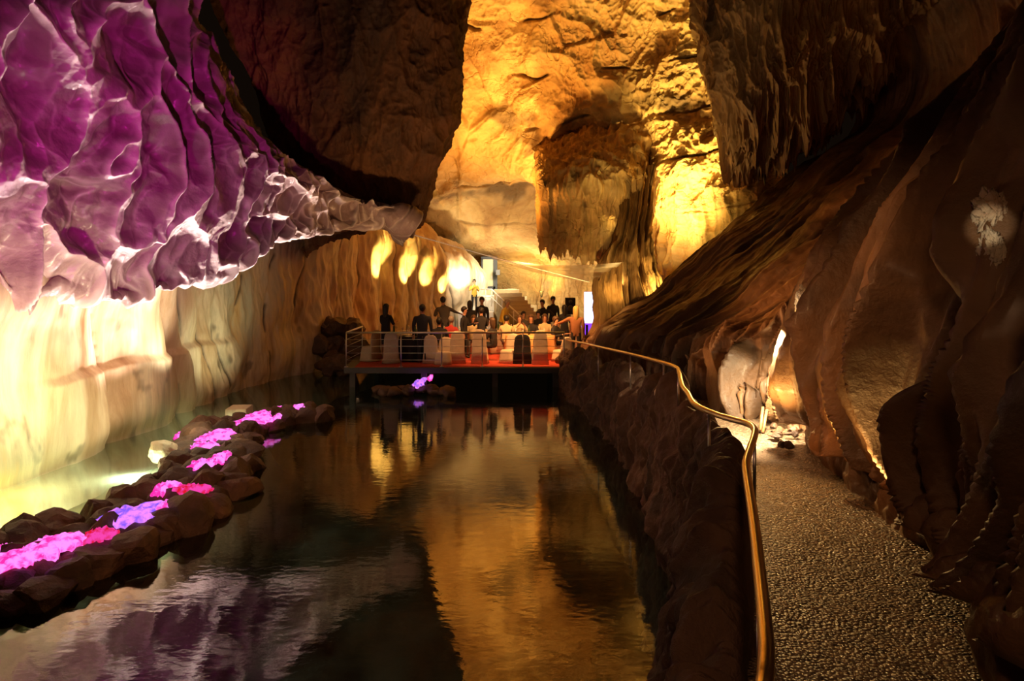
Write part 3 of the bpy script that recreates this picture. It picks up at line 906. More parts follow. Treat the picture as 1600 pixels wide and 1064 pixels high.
# small flat island in front of the deck
for i in range(13):
    px = 592 + i * 9.2 + R.uniform(-3, 3)
    o = stone('islet_rock', W(px, 613, 19.6 + R.uniform(-.4, .4)), (R.uniform(.2, .36), .26, R.uniform(.10, .2)), 400 + i, M_stone, .2, 3, R.uniform(0, 6))
    o.location.z = .05 + .07 * math.sin(i / 12 * math.pi)
    tag(o, 'rounded brown rock of the small islet in front of the deck', 'rock', 'rocks of the small islet')
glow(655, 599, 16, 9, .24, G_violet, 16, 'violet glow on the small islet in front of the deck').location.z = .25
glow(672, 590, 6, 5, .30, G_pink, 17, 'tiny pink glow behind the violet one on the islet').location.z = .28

# broken rocks piled on the left bank behind the deck
for i in range(20):
    px = R.uniform(505, 562); lvl = i % 3
    d = 23.4 + lvl * .5 + R.uniform(-.2, .2)
    o = stone('bank_rock', (W(px, 0, d)[0], d, .25 + .55 * lvl + R.uniform(0, .1)), (R.uniform(.38, .6), .45, R.uniform(.36, .5)), 500 + i, M_stone, .9, 3, R.uniform(0, 6))
    tag(o, 'broken rock piled on the dark bank left of the deck', 'rock', 'rocks piled on the left bank')

tag(stone('boulder', W(1605, 1020, 3.9), (.26, .36, .42), 77, M_right, .1, 5), 'rounded brown boulder at the foot of the right wall near the camera', 'rock')
tag(stone('wall_top_stone', W(1046, 608, 9.6), (.22, .3, .16), 78, M_pale, .4, 4), 'pale stone under the handrail posts on top of the pool wall', 'rock')

# ------------------------------------------------------------------ handrail
M_rail = plain('golden_lit_steel', (.80, .62, .30), .28, 1.0, bump=.1, bscale=60, var=.1)  # steel rail; the golden cast of warm light is put into its colour
M_steel = plain('brushed_steel', (.62, .60, .56), .3, 1.0)
hr_ = empty('handrail', (1.9, 5.4, 1.7), 0, 'bent steel tube handrail with golden light painted in, running along the pool wall beside the path', 'handrail')
def rel(p, o): return tuple(np.array(p) - np.array(o.location))
RPTS = [(1060, 1600, 1.15), (1150, 1250, 1.55), (1190, 1090, 2.0), (1197, 1040, 2.15), (1196, 985, 2.35), (1187, 895, 2.85), (1178, 815, 3.4), (1167, 742, 4.15), (1166, 722, 4.4), (1172, 702, 4.75), (1179, 680, 5.2), (1178, 669, 5.5), (1165, 661, 5.75),
        (1120, 648, 6.2), (1086, 632, 6.7), (1075, 615, 7.2), (1066, 603, 7.8), (1061, 582, 9.0), (1056, 574, 9.6), (1030, 565, 10.4), (980, 552, 12.5), (940, 543, 15), (905, 535, 18), (886, 531, 20.2)]
MB().tube([rel(W(*p), hr_) for p in RPTS], .026, 12, 240).build('rail', M_rail, hr_, True)
for (px, py, d, zb) in ((1179, 676, 5.3, 1.55), (1108, 645, 6.35, 1.55), (1060, 580, 9.1, 1.6), (1037, 567, 10.1, 1.5), (985, 552, 12.4, 1.2), (935, 542, 15.5, 1.0), (1187, 895, 2.85, 1.5)):
    p = W(px, py, d)
    po = MB().tube([rel((p[0], p[1], zb - .1), hr_), rel((p[0], p[1], p[2]), hr_)], .013, 8).build('post', M_steel, hr_, True)
    q = rel((p[0], p[1], p[2] - .03), hr_)
    MB().tube([q, (q[0], q[1], q[2] + .02)], .022, 10).build('collar', M_steel, po, True)

# ------------------------------------------------------------------ deck
DZ = .62
M_dark = plain('dark_deck_steel', (.07, .065, .06), .5, .3)
M_carpet = plain('red_carpet', (.42, .045, .02), .9, bump=.5, bscale=120)
deck = empty('dining_deck', (-1.5, 22, 0), 0, 'dark raised dining deck standing over the far end of the pool', 'deck')
def rp2(l): return [(x + 1.5, y - 22) for x, y in l]
poly = [(-4.9, 20.5), (1.55, 20.5), (1.9, 21.3), (2.7, 22.4), (3.0, 28.2), (-5.6, 28.2)]
MB().prism(rp2(poly), .44, DZ - .015).build('platform', M_dark, deck)
for x in (-4.7, -2.6, -.5, 1.3):
    for y in (20.8, 24.5):
        MB().box(x + 1.42, x + 1.58, y - 22.08, y - 21.92, -1.4, .44).build('support_post', M_dark, deck)
cp = MB().prism([(-4.6, 20.62), (1.5, 20.62), (1.85, 21.4), (2.6, 22.5), (2.85, 28), (-5.2, 28)], DZ - .015, DZ)
tag(cp.build('carpet', M_carpet), 'red carpet covering the dining deck', 'carpet')
rl = empty('deck_railing', (-1.6, 20.6, DZ), 0, 'steel railing with four cables along the front of the dining deck', 'railing')
x0, x1 = -3.25, 3.13
MB().tube([(x0, 2.2, 1.02), (x0, 0, 1.0), (x1, 0, 1.0)], .028, 10).build('top_rail', M_steel, rl, True)
for z in (.2, .4, .6, .8):
    MB().tube([(x0, 2.2, z), (x0, 0, z), (x1, 0, z)], .008, 6).build('cable', M_steel, rl, True)
for x in (x0, -1.65, -.46, .73, 1.92, x1 - .01):
    po = MB().tube([(x, 0, 0), (x, 0, 1.0)], .02, 8).build('post', M_steel, rl, True)
    MB().box(x - .05, x + .05, -.05, .05, 0, .012).build('base_plate', M_steel, po)
MB().tube([(x0, 2.2, 0), (x0, 2.2, 1.0)], .02, 8).build('post', M_steel, rl, True)

# ------------------------------------------------------------------ tables and chairs
M_cloth = plain('cream_cloth', (.62, .50, .36), .85, bump=.3, bscale=12)
M_cloth2 = plain('orange_lit_cloth', (.72, .36, .14), .85, bump=.3, bscale=12)  # the orange light on this cloth is put into its colour
M_black = plain('black_cloth', (.012, .011, .012), .9)
M_gold = plain('wooden_table', (.25, .13, .05), .6)
M_glass = plain('wine_glass', (.75, .7, .6), .1, alpha=.35)
M_bottle = plain('bottle_glass', (.03, .06, .02), .15)
M_plate = plain('white_china', (.8, .76, .68), .3)


def table(px, d, r, mat, label):
    x = W(px, 0, d)[0]
    t = empty('dining_table', (x, d, DZ), 0, label, 'table')
    MB().lathe([(r, .715), (r, .745)], 28).build('tabletop', M_gold, t, True)
    MB().lathe([(.24, 0.005), (.05, .06), (.04, .715)], 14).build('pedestal', M_gold, t, True)
    rs = R.uniform(0, 6)
    prof = [(.01, .757), (r * .6, .757), (r + .012, .757), (r + .03, .74), (r + .035, .6), (r + .06, .35), (r + .09, .015)]
    c = MB().lathe(prof, 72, (0, 0), lambda i, a: (0, 0, 0, .0, .03, .05, .07)[i] * math.sin(a * 11 + rs)).build('tablecloth', mat, None, True)
    c.location = (x, d, DZ)
    return x, d, c

tabs = [(618, 23.7, .72, M_cloth, 'round dining table near the left end of the deck', 'cream cloth on the table at the left end of the deck'),
        (652, 22.3, .55, M_black, 'round dining table behind the railing at the man in the dark suit', 'black cloth on the table before the man in the dark suit'),
        (706, 24.3, .7, M_cloth, 'round dining table behind the red shirted diner', 'cream cloth on the table behind the red shirted diner'),
        (829, 22.75, .78, M_cloth2, 'round dining table in the front row towards the right of the deck', 'orange lit cloth on the front table at the right of the deck'),
        (781, 24.6, .7, M_cloth, 'round dining table in the second row at the foot of the stairs', 'cream cloth on the second row table at the foot of the stairs'),
        (880, 25.8, .7, M_cloth, 'round dining table at the back right of the deck near the loudspeaker', 'cream cloth on the table near the loudspeaker')]


def glass_at(x, y, z, grp, lab):
    g = empty('wine_glass', (x, y, z), 0, lab, 'glass', grp)
    MB().lathe([(.032, 0), (.006, .008), (.005, .09), (.03, .11), (.036, .15), (.03, .2)], 12).build('bowl', M_glass, g, True)
    return g
for i, (px, d, r, mat, lab, clab) in enumerate(tabs):
    x, y, c = table(px, d, r, mat, lab)
    tag(c, clab, 'tablecloth')
    nm = clab.split(' on the ')[-1] if ' on the ' in clab else clab
    for k in range(5):
        a = k * 1.2566 + .4
        glass_at(x + .62 * r * math.cos(a), y + .62 * r * math.sin(a), DZ + .757, 'wine glasses on the dining tables', 'clear wine glass standing on one of the set dining tables')
    for k in range(4):
        a = k * 1.57 + 1.0
        p_ = MB().lathe([(.05, 0), (.12, .012), (.13, .02)], 18).build('plate', M_plate, None, True)
        p_.location = (x + .74 * r * math.cos(a), y + .74 * r * math.sin(a), DZ + .757)
        tag(p_, 'white plate on one of the set dining tables', 'plate', 'plates on the dining tables')
    bt = MB().lathe([(.037, 0), (.037, .19), (.014, .24), (.014, .31)], 14).build('wine_bottle', M_bottle, None, True)
    bt.location = (x - .05, y, DZ + .757)
    tag(bt, 'dark wine bottle in the middle of a set dining table', 'bottle', 'bottles on the dining tables')


def chair_cover(mat, bow=None):
    t = empty('banquet_chair', (0, 0, 0))
    # fitted cover: flared skirt, seat and tall rounded back (the back is at +y)
    def ring(w, dd, z, n=28, yo=0, pw=4):
        o = []
        for j in range(n):
            a = 2 * math.pi * j / n
            cx, sy = math.cos(a), math.sin(a)
            q = (abs(cx) ** pw + abs(sy) ** pw) ** (-1 / pw)
            o.append((w * q * cx, yo + dd * q * sy, z))
        return o
    def loft(rings):
        m = MB(); n = len(rings[0])
        for r_ in rings: m.v += r_
        for i in range(len(rings) - 1):
            for j in range(n):
                m.f.append([i * n + j, i * n + (j + 1) % n, (i + 1) * n + (j + 1) % n, (i + 1) * n + j])
        m.f.append([n - 1 - j for j in range(n)]); m.f.append([(len(rings) - 1) * n + j for j in range(n)])
        return m
    sk = loft([ring(.29, .29, .004), ring(.265, .265, .15), ring(.235, .235, .40), ring(.225, .225, .46), ring(.19, .19, .485)])
    sk.build('seat_cover', mat, t, True)
    bk = loft([ring(.27, .05, .012, yo=.27), ring(.235, .045, .40, yo=.225), ring(.225, .04, .75, yo=.245), ring(.20, .035, .93, yo=.265), ring(.15, .03, 1.01, yo=.272), ring(.07, .02, 1.045, yo=.275)])
    bk.build('backrest_cover', mat, t, True)
    return t
ch0 = chair_cover(M_cloth)
chairs = [  # px, d, facing (0: the back towards us), label, height scale
    (578, 22.1, 60, 'covered banquet chair turned sideways at the left end of the deck', 1.0),
    (611, 21.6, 10, 'cream covered banquet chair behind the railing, right of the sideways one', 1.0),
    (676, 21.5, -8, 'cream covered banquet chair just right of the man in the dark suit', .9),
    (693, 21.2, 170, 'low cream covered chair with its seat to the railing under the dark jacketed diner', .82),
    (713, 21.5, 12, 'narrow gold lit covered chair left of the reaching person in black', 1.03),
    (750, 21.45, -3, 'large cream covered chair back in the middle of the railing', 1.08),
    (795, 21.5, 150, 'covered chair turned away from the railing left of the black covered chair', .9),
    (843, 21.35, 4, 'cream covered chair in front of the orange lit table cloth', 1.06),
    (877, 21.9, 40, 'golden lit covered chair at the right end of the railing', .8),
]
first = True
for px, d, rz, lab, sc_ in chairs:
    c = ch0 if first else copy_tree(ch0)
    first = False
    c.location = (W(px, 0, d)[0], d, DZ); c.rotation_euler = (0, 0, math.radians(180 + rz)) ; c.scale = (.95, .95, sc_ * .93)
    tag(c, lab, 'chair', 'covered banquet chairs')
cb = chair_cover(M_black); cb.location = (W(816, 0, 21.5)[0], 21.5, DZ); cb.rotation_euler = (0, 0, math.radians(180)); cb.scale = (1.1, 1, .86)
tag(cb, 'black covered chair in front of the orange lit table cloth', 'chair')
# back is at +y of the chair: turning by 180 degrees puts it on our side

# ------------------------------------------------------------------ people
M_skin = plain('skin', (.46, .24, .14), .55)
def cloth(name, c): return plain(name, c, .85, bump=.2, bscale=30)
K_black = cloth('black_fabric', (.014, .012, .014)); K_navy = cloth('dark_suit_fabric', (.02, .02, .028)); K_brown = cloth('brown_striped_fabric', (.30, .12, .05))
K_yel = cloth('yellow_shirt', (.70, .48, .06)); K_red = cloth('red_shirt', (.62, .06, .05)); K_floral = cloth('pale_floral_fabric', (.55, .45, .25)); K_grey = cloth('grey_fabric', (.10, .09, .08))
H_black = plain('black_hair', (.012, .009, .007), .5); H_brown = plain('brown_hair', (.07, .035, .015), .5); H_blond = plain('blonde_hair', (.62, .38, .12), .5); H_grey = plain('grey_hair', (.35, .3, .26), .6)
M_eye = plain('eye', (.02, .015, .01), .2)
M_shoe = plain('shoe_leather', (.02, .015, .012), .4)
pending = []


def person(px, d, pose, rz, top, bottom, hair, hlen, label, h=1.72, z=DZ, arms='down', wide=1.0, skirt=False, x=None):
    k = h / 1.72
    J = {}; E = []
    def j(n, p, r): J[n] = (p, r)
    sit = pose == 'sit'
    hz = .50 if sit else .93
    lean = {'sit': .03, 'stand': 0.0, 'lean': .16}[pose]
    # pelvis to head; the figure faces -y
    j('pelvis', (0, 0, hz), (.155 * wide, .12))
    j('waist', (0, -lean * .4, hz + .17), (.155 * wide, .12))
    j('chest', (0, -lean, hz + .37), (.185 * wide, .13))
    j('neckb', (0, -lean * 1.2, hz + .52), (.075, .07))
    j('neck', (0, -lean * 1.35 - .01, hz + .585), (.052, .052))
    j('jaw', (0, -lean * 1.5 - .03, hz + .655), (.066, .075))
    j('head', (0, -lean * 1.5 - .02, hz + .72), (.078, .094))
    j('crown', (0, -lean * 1.5 - .01, hz + .775), (.055, .07))
    for a, b_ in (('pelvis', 'waist'), ('waist', 'chest'), ('chest', 'neckb')): E.append((a, b_, 1))
    E.append(('neckb', 'neck', 0)); E.append(('neck', 'jaw', 0)); E.append(('jaw', 'head', 0)); E.append(('head', 'crown', 0))
    for s_ in (-1, 1):
        q = 'L' if s_ < 0 else 'R'
        mode = arms if isinstance(arms, str) else arms[0 if s_ < 0 else 1]
        sh = (s_ * .175 * wide, -lean * 1.1, hz + .46)
        if mode == 'down': el = (s_ * .215 * wide, .02 - lean, hz + .18); wr = (s_ * .225 * wide, -.06 - lean, hz - .06)
        elif mode == 'table': el = (s_ * .24 * wide, -.08 - lean, hz + .20); wr = (s_ * .13, -.33 - lean, hz + .27)
        elif mode == 'reach': el = (s_ * .40, -.10 - lean, hz + .34); wr = (s_ * .62, -.22 - lean, hz + .26)
        elif mode == 'hip': el = (s_ * .36, .06, hz + .22); wr = (s_ * .19, -.06, hz + .06)
        elif mode == 'up': el = (s_ * .27, -.14, hz + .22); wr = (s_ * .12, -.26, hz + .46)
        j('sh' + q, sh, (.082, .082)); j('el' + q, el, (.054, .054)); j('wr' + q, wr, (.034, .034))
        v = Vector(wr) - Vector(el); v.normalize()
        pa = Vector(wr) + v * .075
        j('pa' + q, tuple(pa), (.036, .022))
        E.append(('chest', 'sh' + q, 1)); E.append(('sh' + q, 'el' + q, 1)); E.append(('el' + q, 'wr' + q, 3)); E.append(('wr' + q, 'pa' + q, 0))
        side = v.cross(Vector((0, 0, 1)));
        if side.length < .3: side = v.cross(Vector((1, 0, 0)))
        side.normalize(); dn = v.cross(side)
        for fi, (o2, ln) in enumerate(((-.03, .07), (-.010, .085), (.010, .08), (.03, .062))):
            a_ = pa + side * o2 + v * .03; b_ = a_ + v * ln * .55 + dn * .006; c_ = b_ + v * ln * .4 + dn * .02
            j('f%d%s' % (fi, q), tuple(a_), (.011, .011)); j('g%d%s' % (fi, q), tuple(b_), (.009, .009)); j('h%d%s' % (fi, q), tuple(c_), (.007, .007))
            E.append(('pa' + q, 'f%d%s' % (fi, q), 0)); E.append(('f%d%s' % (fi, q), 'g%d%s' % (fi, q), 0)); E.append(('g%d%s' % (fi, q), 'h%d%s' % (fi, q), 0))
        a_ = Vector(wr) + v * .03 + side * .045 * -s_; b_ = a_ + v * .045 + side * .012 * -s_
        j('t0' + q, tuple(a_), (.012, .012)); j('t1' + q, tuple(b_), (.009, .009))
        E.append(('wr' + q, 't0' + q, 0)); E.append(('t0' + q, 't1' + q, 0))
        hp = (s_ * .095, 0, hz - .04)
        if sit: kn = (s_ * .12, -.43, .50); an = (s_ * .12, -.42, .09); to = (s_ * .13, -.60, .035)
        else:
            st = .05 * s_
            kn = (s_ * .10, -.03 - st * .4, .49); an = (s_ * .105, .04 - st, .085); to = (s_ * .13, -.13 - st, .03)
        j('hp' + q, hp, (.098 * wide, .098)); j('kn' + q, kn, (.062 if not skirt else .12, .062 if not skirt else .09)); j('an' + q, an, (.042, .042)); j('to' + q, to, (.042, .028))
        E.append(('pelvis', 'hp' + q, 2)); E.append(('hp' + q, 'kn' + q, 2)); E.append(('kn' + q, 'an' + q, 4 if skirt else 2)); E.append(('an' + q, 'to' + q, 5))
    names = list(J)
    me = bpy.data.meshes.new('body_frame')
    me.from_pydata([J[n][0] for n in names], [(names.index(a), names.index(b_)) for a, b_, _ in E], [])
    ob = bpy.data.objects.new('body_frame', me); COL.objects.link(ob)
    sk = ob.modifiers.new('skin', 'SKIN'); sk.branch_smoothing = .6; sk.use_smooth_shade = True
    sv = me.skin_vertices[0].data
    for i, n in enumerate(names):
        sv[i].radius = J[n][1]; sv[i].use_root = (n == 'pelvis')
    ss = ob.modifiers.new('sub', 'SUBSURF'); ss.levels = 1; ss.render_levels = 1
    loc = (W(px, 0, d)[0] if x is None else x, d, z)
    pending.append((ob, J, E, loc, rz, top, bottom, hair, hlen, label, k, hz, lean, skirt))


def finish_people():
    dg = bpy.context.evaluated_depsgraph_get()
    for (ob, J, E, loc, rz, top, bottom, hair, hlen, label, k, hz, lean, skirt) in pending:
        me = bpy.data.meshes.new_from_object(ob.evaluated_get(dg))
        root = empty('person', loc, math.radians(rz), label, 'person'); root.scale = (k, k, k)
        n = len(me.vertices); V = np.zeros(n * 3, np.float32); me.vertices.foreach_get('co', V); V = V.reshape(-1, 3)
        # facial relief: nose, brow, chin
        hx, hy, hzz = J['head'][0]
        for (p, a, r) in (((0, hy - .10, hzz - .03), .022, .018), ((0, hy - .09, hzz + .015), .006, .03), ((0, hy - .10, hzz - .10), .012, .022)):
            w = np.exp(-((V - np.array(p)) ** 2).sum(1) / (2 * r * r)); V[:, 1] -= a * w
        for s_ in (-1, 1):
            w = np.exp(-((V - np.array((s_ * .032, hy - .09, hzz))) ** 2).sum(1) / (2 * .014 ** 2)); V[:, 1] += .010 * w
        me.vertices.foreach_set('co', V.ravel())
        C = np.zeros(len(me.polygons) * 3, np.float32); me.polygons.foreach_get('center', C); C = C.reshape(-1, 3)
        best = np.full(len(C), 9.0); mi = np.zeros(len(C), int)
        for a, b_, m in E:
            A = np.array(J[a][0]); B = np.array(J[b_][0]); AB = B - A
            t = np.clip(((C - A) @ AB) / (AB @ AB + 1e-9), 0, 1)
            dd = np.linalg.norm(C - (A + t[:, None] * AB), axis=1) - (J[a][1][0] * (1 - t) + J[b_][1][0] * t) * .8
            q = dd < best; best = np.where(q, dd, best); mi = np.where(q, m, mi)
        slots = [M_skin, top, bottom, top if not skirt else M_skin, M_skin, M_shoe]
        me.materials.clear()
        for m in slots: me.materials.append(m)
        me.polygons.foreach_set('material_index', mi.astype(np.int32)); me.polygons.foreach_set('use_smooth', [True] * len(me.polygons))
        me.name = 'body'
        bo = bpy.data.objects.new('body', me); COL.objects.link(bo); bo.parent = root
        # hair shell
        Vh, Fh = ico(3); Vh = Vh.copy()
        back = Vh[:, 1] > -.25
        X = Vh[:, 0] * .098; Y = Vh[:, 1] * .118 + .012; Z = Vh[:, 2] * .115 + .028
        front = np.clip(-Vh[:, 1] - .1, 0, 1)
        low = Vh[:, 2] < .15
        Y = np.where((Vh[:, 1] < -.2) & low, Y * .35 + .0, Y)
        if hlen > .12:
            dn = np.clip(-Vh[:, 2], 0, 1) * np.clip(Vh[:, 1] + .45, 0, 1)
            Z = Z - dn * hlen; X = X * (1 + .35 * dn)
        else:
            Z = np.where(low & (Vh[:, 1] < -.05), Z * .3 + .01, Z)
        wv = .006 * fbm(X * 60, Y * 60, Z * 14, 2); X = X * (1 + wv * 6)
        ho = mesh_np('hair', np.stack([X, Y + hy, Z + hzz], -1), Fh, hair, True, root)
        ang = (rz % 360)
        if ang < 80 or ang > 280:
            for s_ in (-1, 1):
                Ve, Fe = ico(1)
                mesh_np('eye', Ve * .011 + np.array((s_ * .031, hy - .092, hzz + .0)), Fe, M_eye, True, root)
        bpy.data.objects.remove(ob, do_unlink=True)


B = 180
person(603, 22.25, 'stand', B - 30, K_black, K_black, H_black, .34, 'standing person with long black hair in black at the left end of the deck', skirt=True, arms='table')
person(660, 21.35, 'stand', B, K_navy, K_navy, H_black, .05, 'broad standing man in dark suit with his back to the railing', h=1.74, wide=1.22)
person(695, 25.3, 'lean', B + 20, K_grey, K_navy, H_black, .05, 'standing person in dark grey leaning forward in front of the golden wall lights', h=1.84, arms=('reach', 'table'), wide=1.2)
person(686, 22.05, 'sit', B, K_black, K_black, H_black, .05, 'seated diner in black jacket with back turned, left of the red shirt', wide=1.15, arms='table', z=DZ)
person(704, 22.9, 'sit', B - 20, K_red, K_grey, H_grey, .05, 'seated diner in red shirt with grey hair', arms='table')
person(725, 22.6, 'stand', 75, K_black, K_black, H_black, .08, 'standing person in black reaching towards the left', h=1.62, arms=('down', 'table'))
person(734, 25.6, 'stand', B, K_black, K_black, H_black, .2, 'person in black standing close behind the reaching person', h=1.70)
person(740, 23.6, 'sit', 0, K_floral, K_grey, H_brown, .2, 'seated diner in pale yellow patterned top facing the pool', arms='table')
person(752, 22.9, 'stand', B + 15, K_black, K_black, H_black, .06, 'standing person in black behind the large covered chair', h=1.58, arms='table')
person(753, 26.6, 'stand', 0, K_navy, K_navy, H_black, .05, 'standing person in dark suit further back, head above the others', h=1.80)
person(771, 22.1, 'sit', B + 60, K_black, K_black, H_brown, .24, 'seated woman in black dress seen from the side at the railing', skirt=True, arms='table', z=DZ)
person(783, 26.4, 'lean', 70, K_yel, K_grey, H_grey, .05, 'person in yellow shirt leaning over below the white stairs', h=1.72, wide=1.1)
person(791, 23.5, 'sit', B, K_floral, K_grey, H_black, .08, 'seated diner with black hair and patterned top, back turned, under the yellow shirt', arms='table')
person(811, 23.9, 'sit', 15, K_floral, K_grey, H_brown, .28, 'seated woman with wavy brown hair and floral top behind the orange lit table', arms='up')
person(830, 24.0, 'sit', -5, K_black, K_black, H_brown, .30, 'seated woman with long brown hair and dark top behind the orange lit table', arms='table')
person(817, 26.2, 'sit', 20, K_grey, K_grey, H_black, .18, 'seated diner in grey in the row behind the floral top woman', arms='table')
person(842, 26.6, 'sit', -20, K_black, K_black, H_black, .08, 'seated diner in black in the row behind the woman in the dark top', arms='table')
person(851, 24.3, 'sit', 0, K_floral, K_black, H_brown, .25, 'seated woman in pale top at the right end of the diners behind the orange lit table', arms='table')
person(866, 22.9, 'sit', 60, K_black, K_black, H_brown, .06, 'seated diner in dark top turned left at the right of the orange lit table', arms='table')
person(852, 27.0, 'lean', -30, K_black, K_black, H_black, .1, 'person in black leaning sideways beside the man in the suit', h=1.70, arms='hip')
person(864, 27.6, 'stand', 10, K_navy, K_navy, H_black, .04, 'upright man in dark suit standing left of the loudspeaker', h=1.80)
person(882, 24.4, 'stand', B + 10, K_black, K_black, H_black, .36, 'standing woman in black with long black hair beside the blonde', h=1.60, skirt=True)
person(900, 22.0, 'stand', B - 5, K_brown, K_black, H_blond, .40, 'standing blonde woman in brown striped top at the end of the handrail', h=1.66, arms=('down', 'reach'), wide=1.12, z=.62)

# ------------------------------------------------------------------ far hall: stairs, door, stage, speaker, screen
M_step = plain('yellow_stone', (.42, .32, .17), .8, bump=.5, bscale=8)
M_white = plain('white_paint', (.85, .80, .70), .5)
st_ = empty('staircase', (0, 33, .55), 0, 'yellow stone staircase climbing left to the door of the far hall', 'staircase')
NS = 12
for i in range(NS):
    y = 31.5 + i * .32; xl = .68 - (y - 31.3) * .423; zt = .17 * (i + 1)
    MB().box(xl, xl + 1.25, y - 33, y - 33 + .45, -.05, zt, None).build('step', M_step, st_, False, .015)
# stepped stone parapet right of the stairs
pr = empty('stone_parapet', (1.0, 36.6, .55), 0, 'stepped parapet of stone blocks behind and right of the stairs', 'parapet')
for (px_, zt) in ((800, 2.6), (816, 2.2), (831, 1.75), (845, 1.35)):
    xa = (px_ - 800) * 36.6 / F - 1.0
    MB().box(xa - .25, xa + .25, -.3, .4, -.05, zt - .55).build('block', M_step, pr, False, .03)
hrw = empty('stair_railing', (-.2, 33, .55), 0, 'white painted railing following the stairs up to the door', 'railing')
def sr(p): return (p[0] + .2, p[1] - 33, p[2] - .55)
A = np.array(W(822, 502, 31.3)); Bq = np.array(W(768, 452, 35.2))
MB().tube([sr(A), sr(Bq), sr(Bq + np.array((-.9, .4, 0)))], .035, 8).build('rail', M_white, hrw, True)
MB().tube([sr(A - (0, 0, .4)), sr(Bq - (0, 0, .4)), sr(Bq + np.array((-.9, .4, -.4)))], .02, 8).build('middle_rail', M_white, hrw, True)
for t in np.linspace(0, 1, 7):
    p = A + (Bq - A) * t
    MB().tube([sr(p - np.array((0, 0, .85))), sr(p)], .022, 8).build('post', M_white, hrw, True)
for t in (.33, .66, 1):
    p = Bq + np.array((-.9, .4, 0)) * t
    MB().tube([sr(p - np.array((0, 0, .85))), sr(p)], .022, 8).build('post', M_white, hrw, True)
stg = empty('stage_block', (-1.9, 35.3, .55), 0, 'brightly lit pale landing block left of the stairs', 'platform')
MB().box(-.75, 1.0, -.8, 1.3, -.05, .95).build('plinth', M_white, stg, False, .03)
MB().box(-.25, 1.3, .3, 2.6, .95, 1.7).build('upper_plinth', M_white, stg, False, .03)
dr = empty('door_1', (W(765, 0, 38)[0], 38.0, 2.2)); dr['kind'] = 'structure'
dl = MB().box(-.36, .20, -.04, .02, .0, 1.95).build('door_leaf', plain('pale_green_door', (.62, .60, .36), .6), dr)
MB().box(.10, .15, -.08, -.04, .9, 1.05).build('door_handle', M_steel, dl)
f_ = MB(); f_.box(-.46, -.36, -.08, .04, 0, 2.0); f_.box(.20, .42, -.10, .05, -1.0, 2.05); f_.box(-.46, .42, -.08, .04, 1.95, 2.1); f_.box(-.46, .3, -.1, .04, .35, .5)
f_.build('door_frame', plain('dark_grey_frame', (.05, .055, .06), .6), dr)
person(741, 34.9, 'stand', 10, K_yel, K_black, H_black, .05, 'performer in yellow top standing on the lit landing block', h=1.55, z=1.5, arms=('up', 'table'))
finish_people()

sp = empty('loudspeaker', W(891, 489, 28.4), 0, 'black loudspeaker box on a stand behind the diners', 'loudspeaker')
MB().box(-.20, .20, -.16, .16, -.05, .62).build('cabinet', M_black, sp, False, .015)
for z, r in ((.18, .13), (.47, .07)):
    m = MB().lathe([(r, 0), (r * .85, .012), (r * .3, .004), (.01, .02)], 18); m.v = [(x, -.161 - zz, y + z) for x, y, zz in m.v]
    m.build('speaker_cone', M_grey if False else M_dark, sp, True)
stz = sp.location.z - .05
ss_ = empty('speaker_stand', (sp.location.x, 28.4, DZ - .05), 0, 'thin black tripod stand under the loudspeaker', 'stand')
MB().tube([(0, 0, .1), (0, 0, stz - DZ + .04)], .02, 8).build('pole', M_black, ss_, True)
for a in (0, 2.1, 4.2):
    MB().tube([(0, 0, .45), (.4 * math.cos(a), .4 * math.sin(a), .01)], .014, 6).build('leg', M_black, ss_, True)
# projection screen and stage light
def emis(name, c, s_):
    return plain(name, c, .6, emit=s_)
sc0 = empty('projection_screen', W(922, 497, 29.5), 0, 'tall glowing blue white screen half hidden behind the rock column', 'screen')
MB().box(-.25, .75, -.02, .02, -.30, 1.1).build('screen_panel', emis('screen_glow', (.65, .72, 1.0), 1.6), sc0)
MB().box(-.30, .80, -.03, .03, -.38, -.30).build('screen_frame', M_black, sc0)
vb = empty('lit_bar', W(919, 536, 29), 0, 'violet glowing stage panel below the projection screen', 'stage panel')
MB().box(-.25, .7, -.02, .25, .0, .8).build('panel', emis('violet_panel_glow', (.28, .06, .9), 1.1), vb)
for i, xx in enumerate((-.05, .2, .45)):
    MB().box(xx - .05, xx + .04, -.05, -.02, .05, .75).build('dark_slat', M_black, vb)

# wall sconce in the far hall
sn = empty('wall_sconce', W(846, 456, 37.9), 0, 'small dark wall sconce under the yellow glow of the far hall', 'lamp')
MB().lathe([(.05, -.28), (.10, 0), (.14, .04)], 12).build('bowl', M_dark, sn, True)
MB().box(-.04, .04, 0, .35, -.22, -.1).build('bracket', M_dark, sn)
fx = empty('hanging_loudspeaker', W(778, 425, 37.0), 0, 'small dark fixture fixed to the hall wall beside the door', 'fixture')
MB().box(-.11, .11, -.1, .1, -.16, .12).build('housing', M_dark, fx, False, .01)
MB().box(-.03, .03, .0, 1.2, -.03, .03).build('bracket', M_dark, fx)

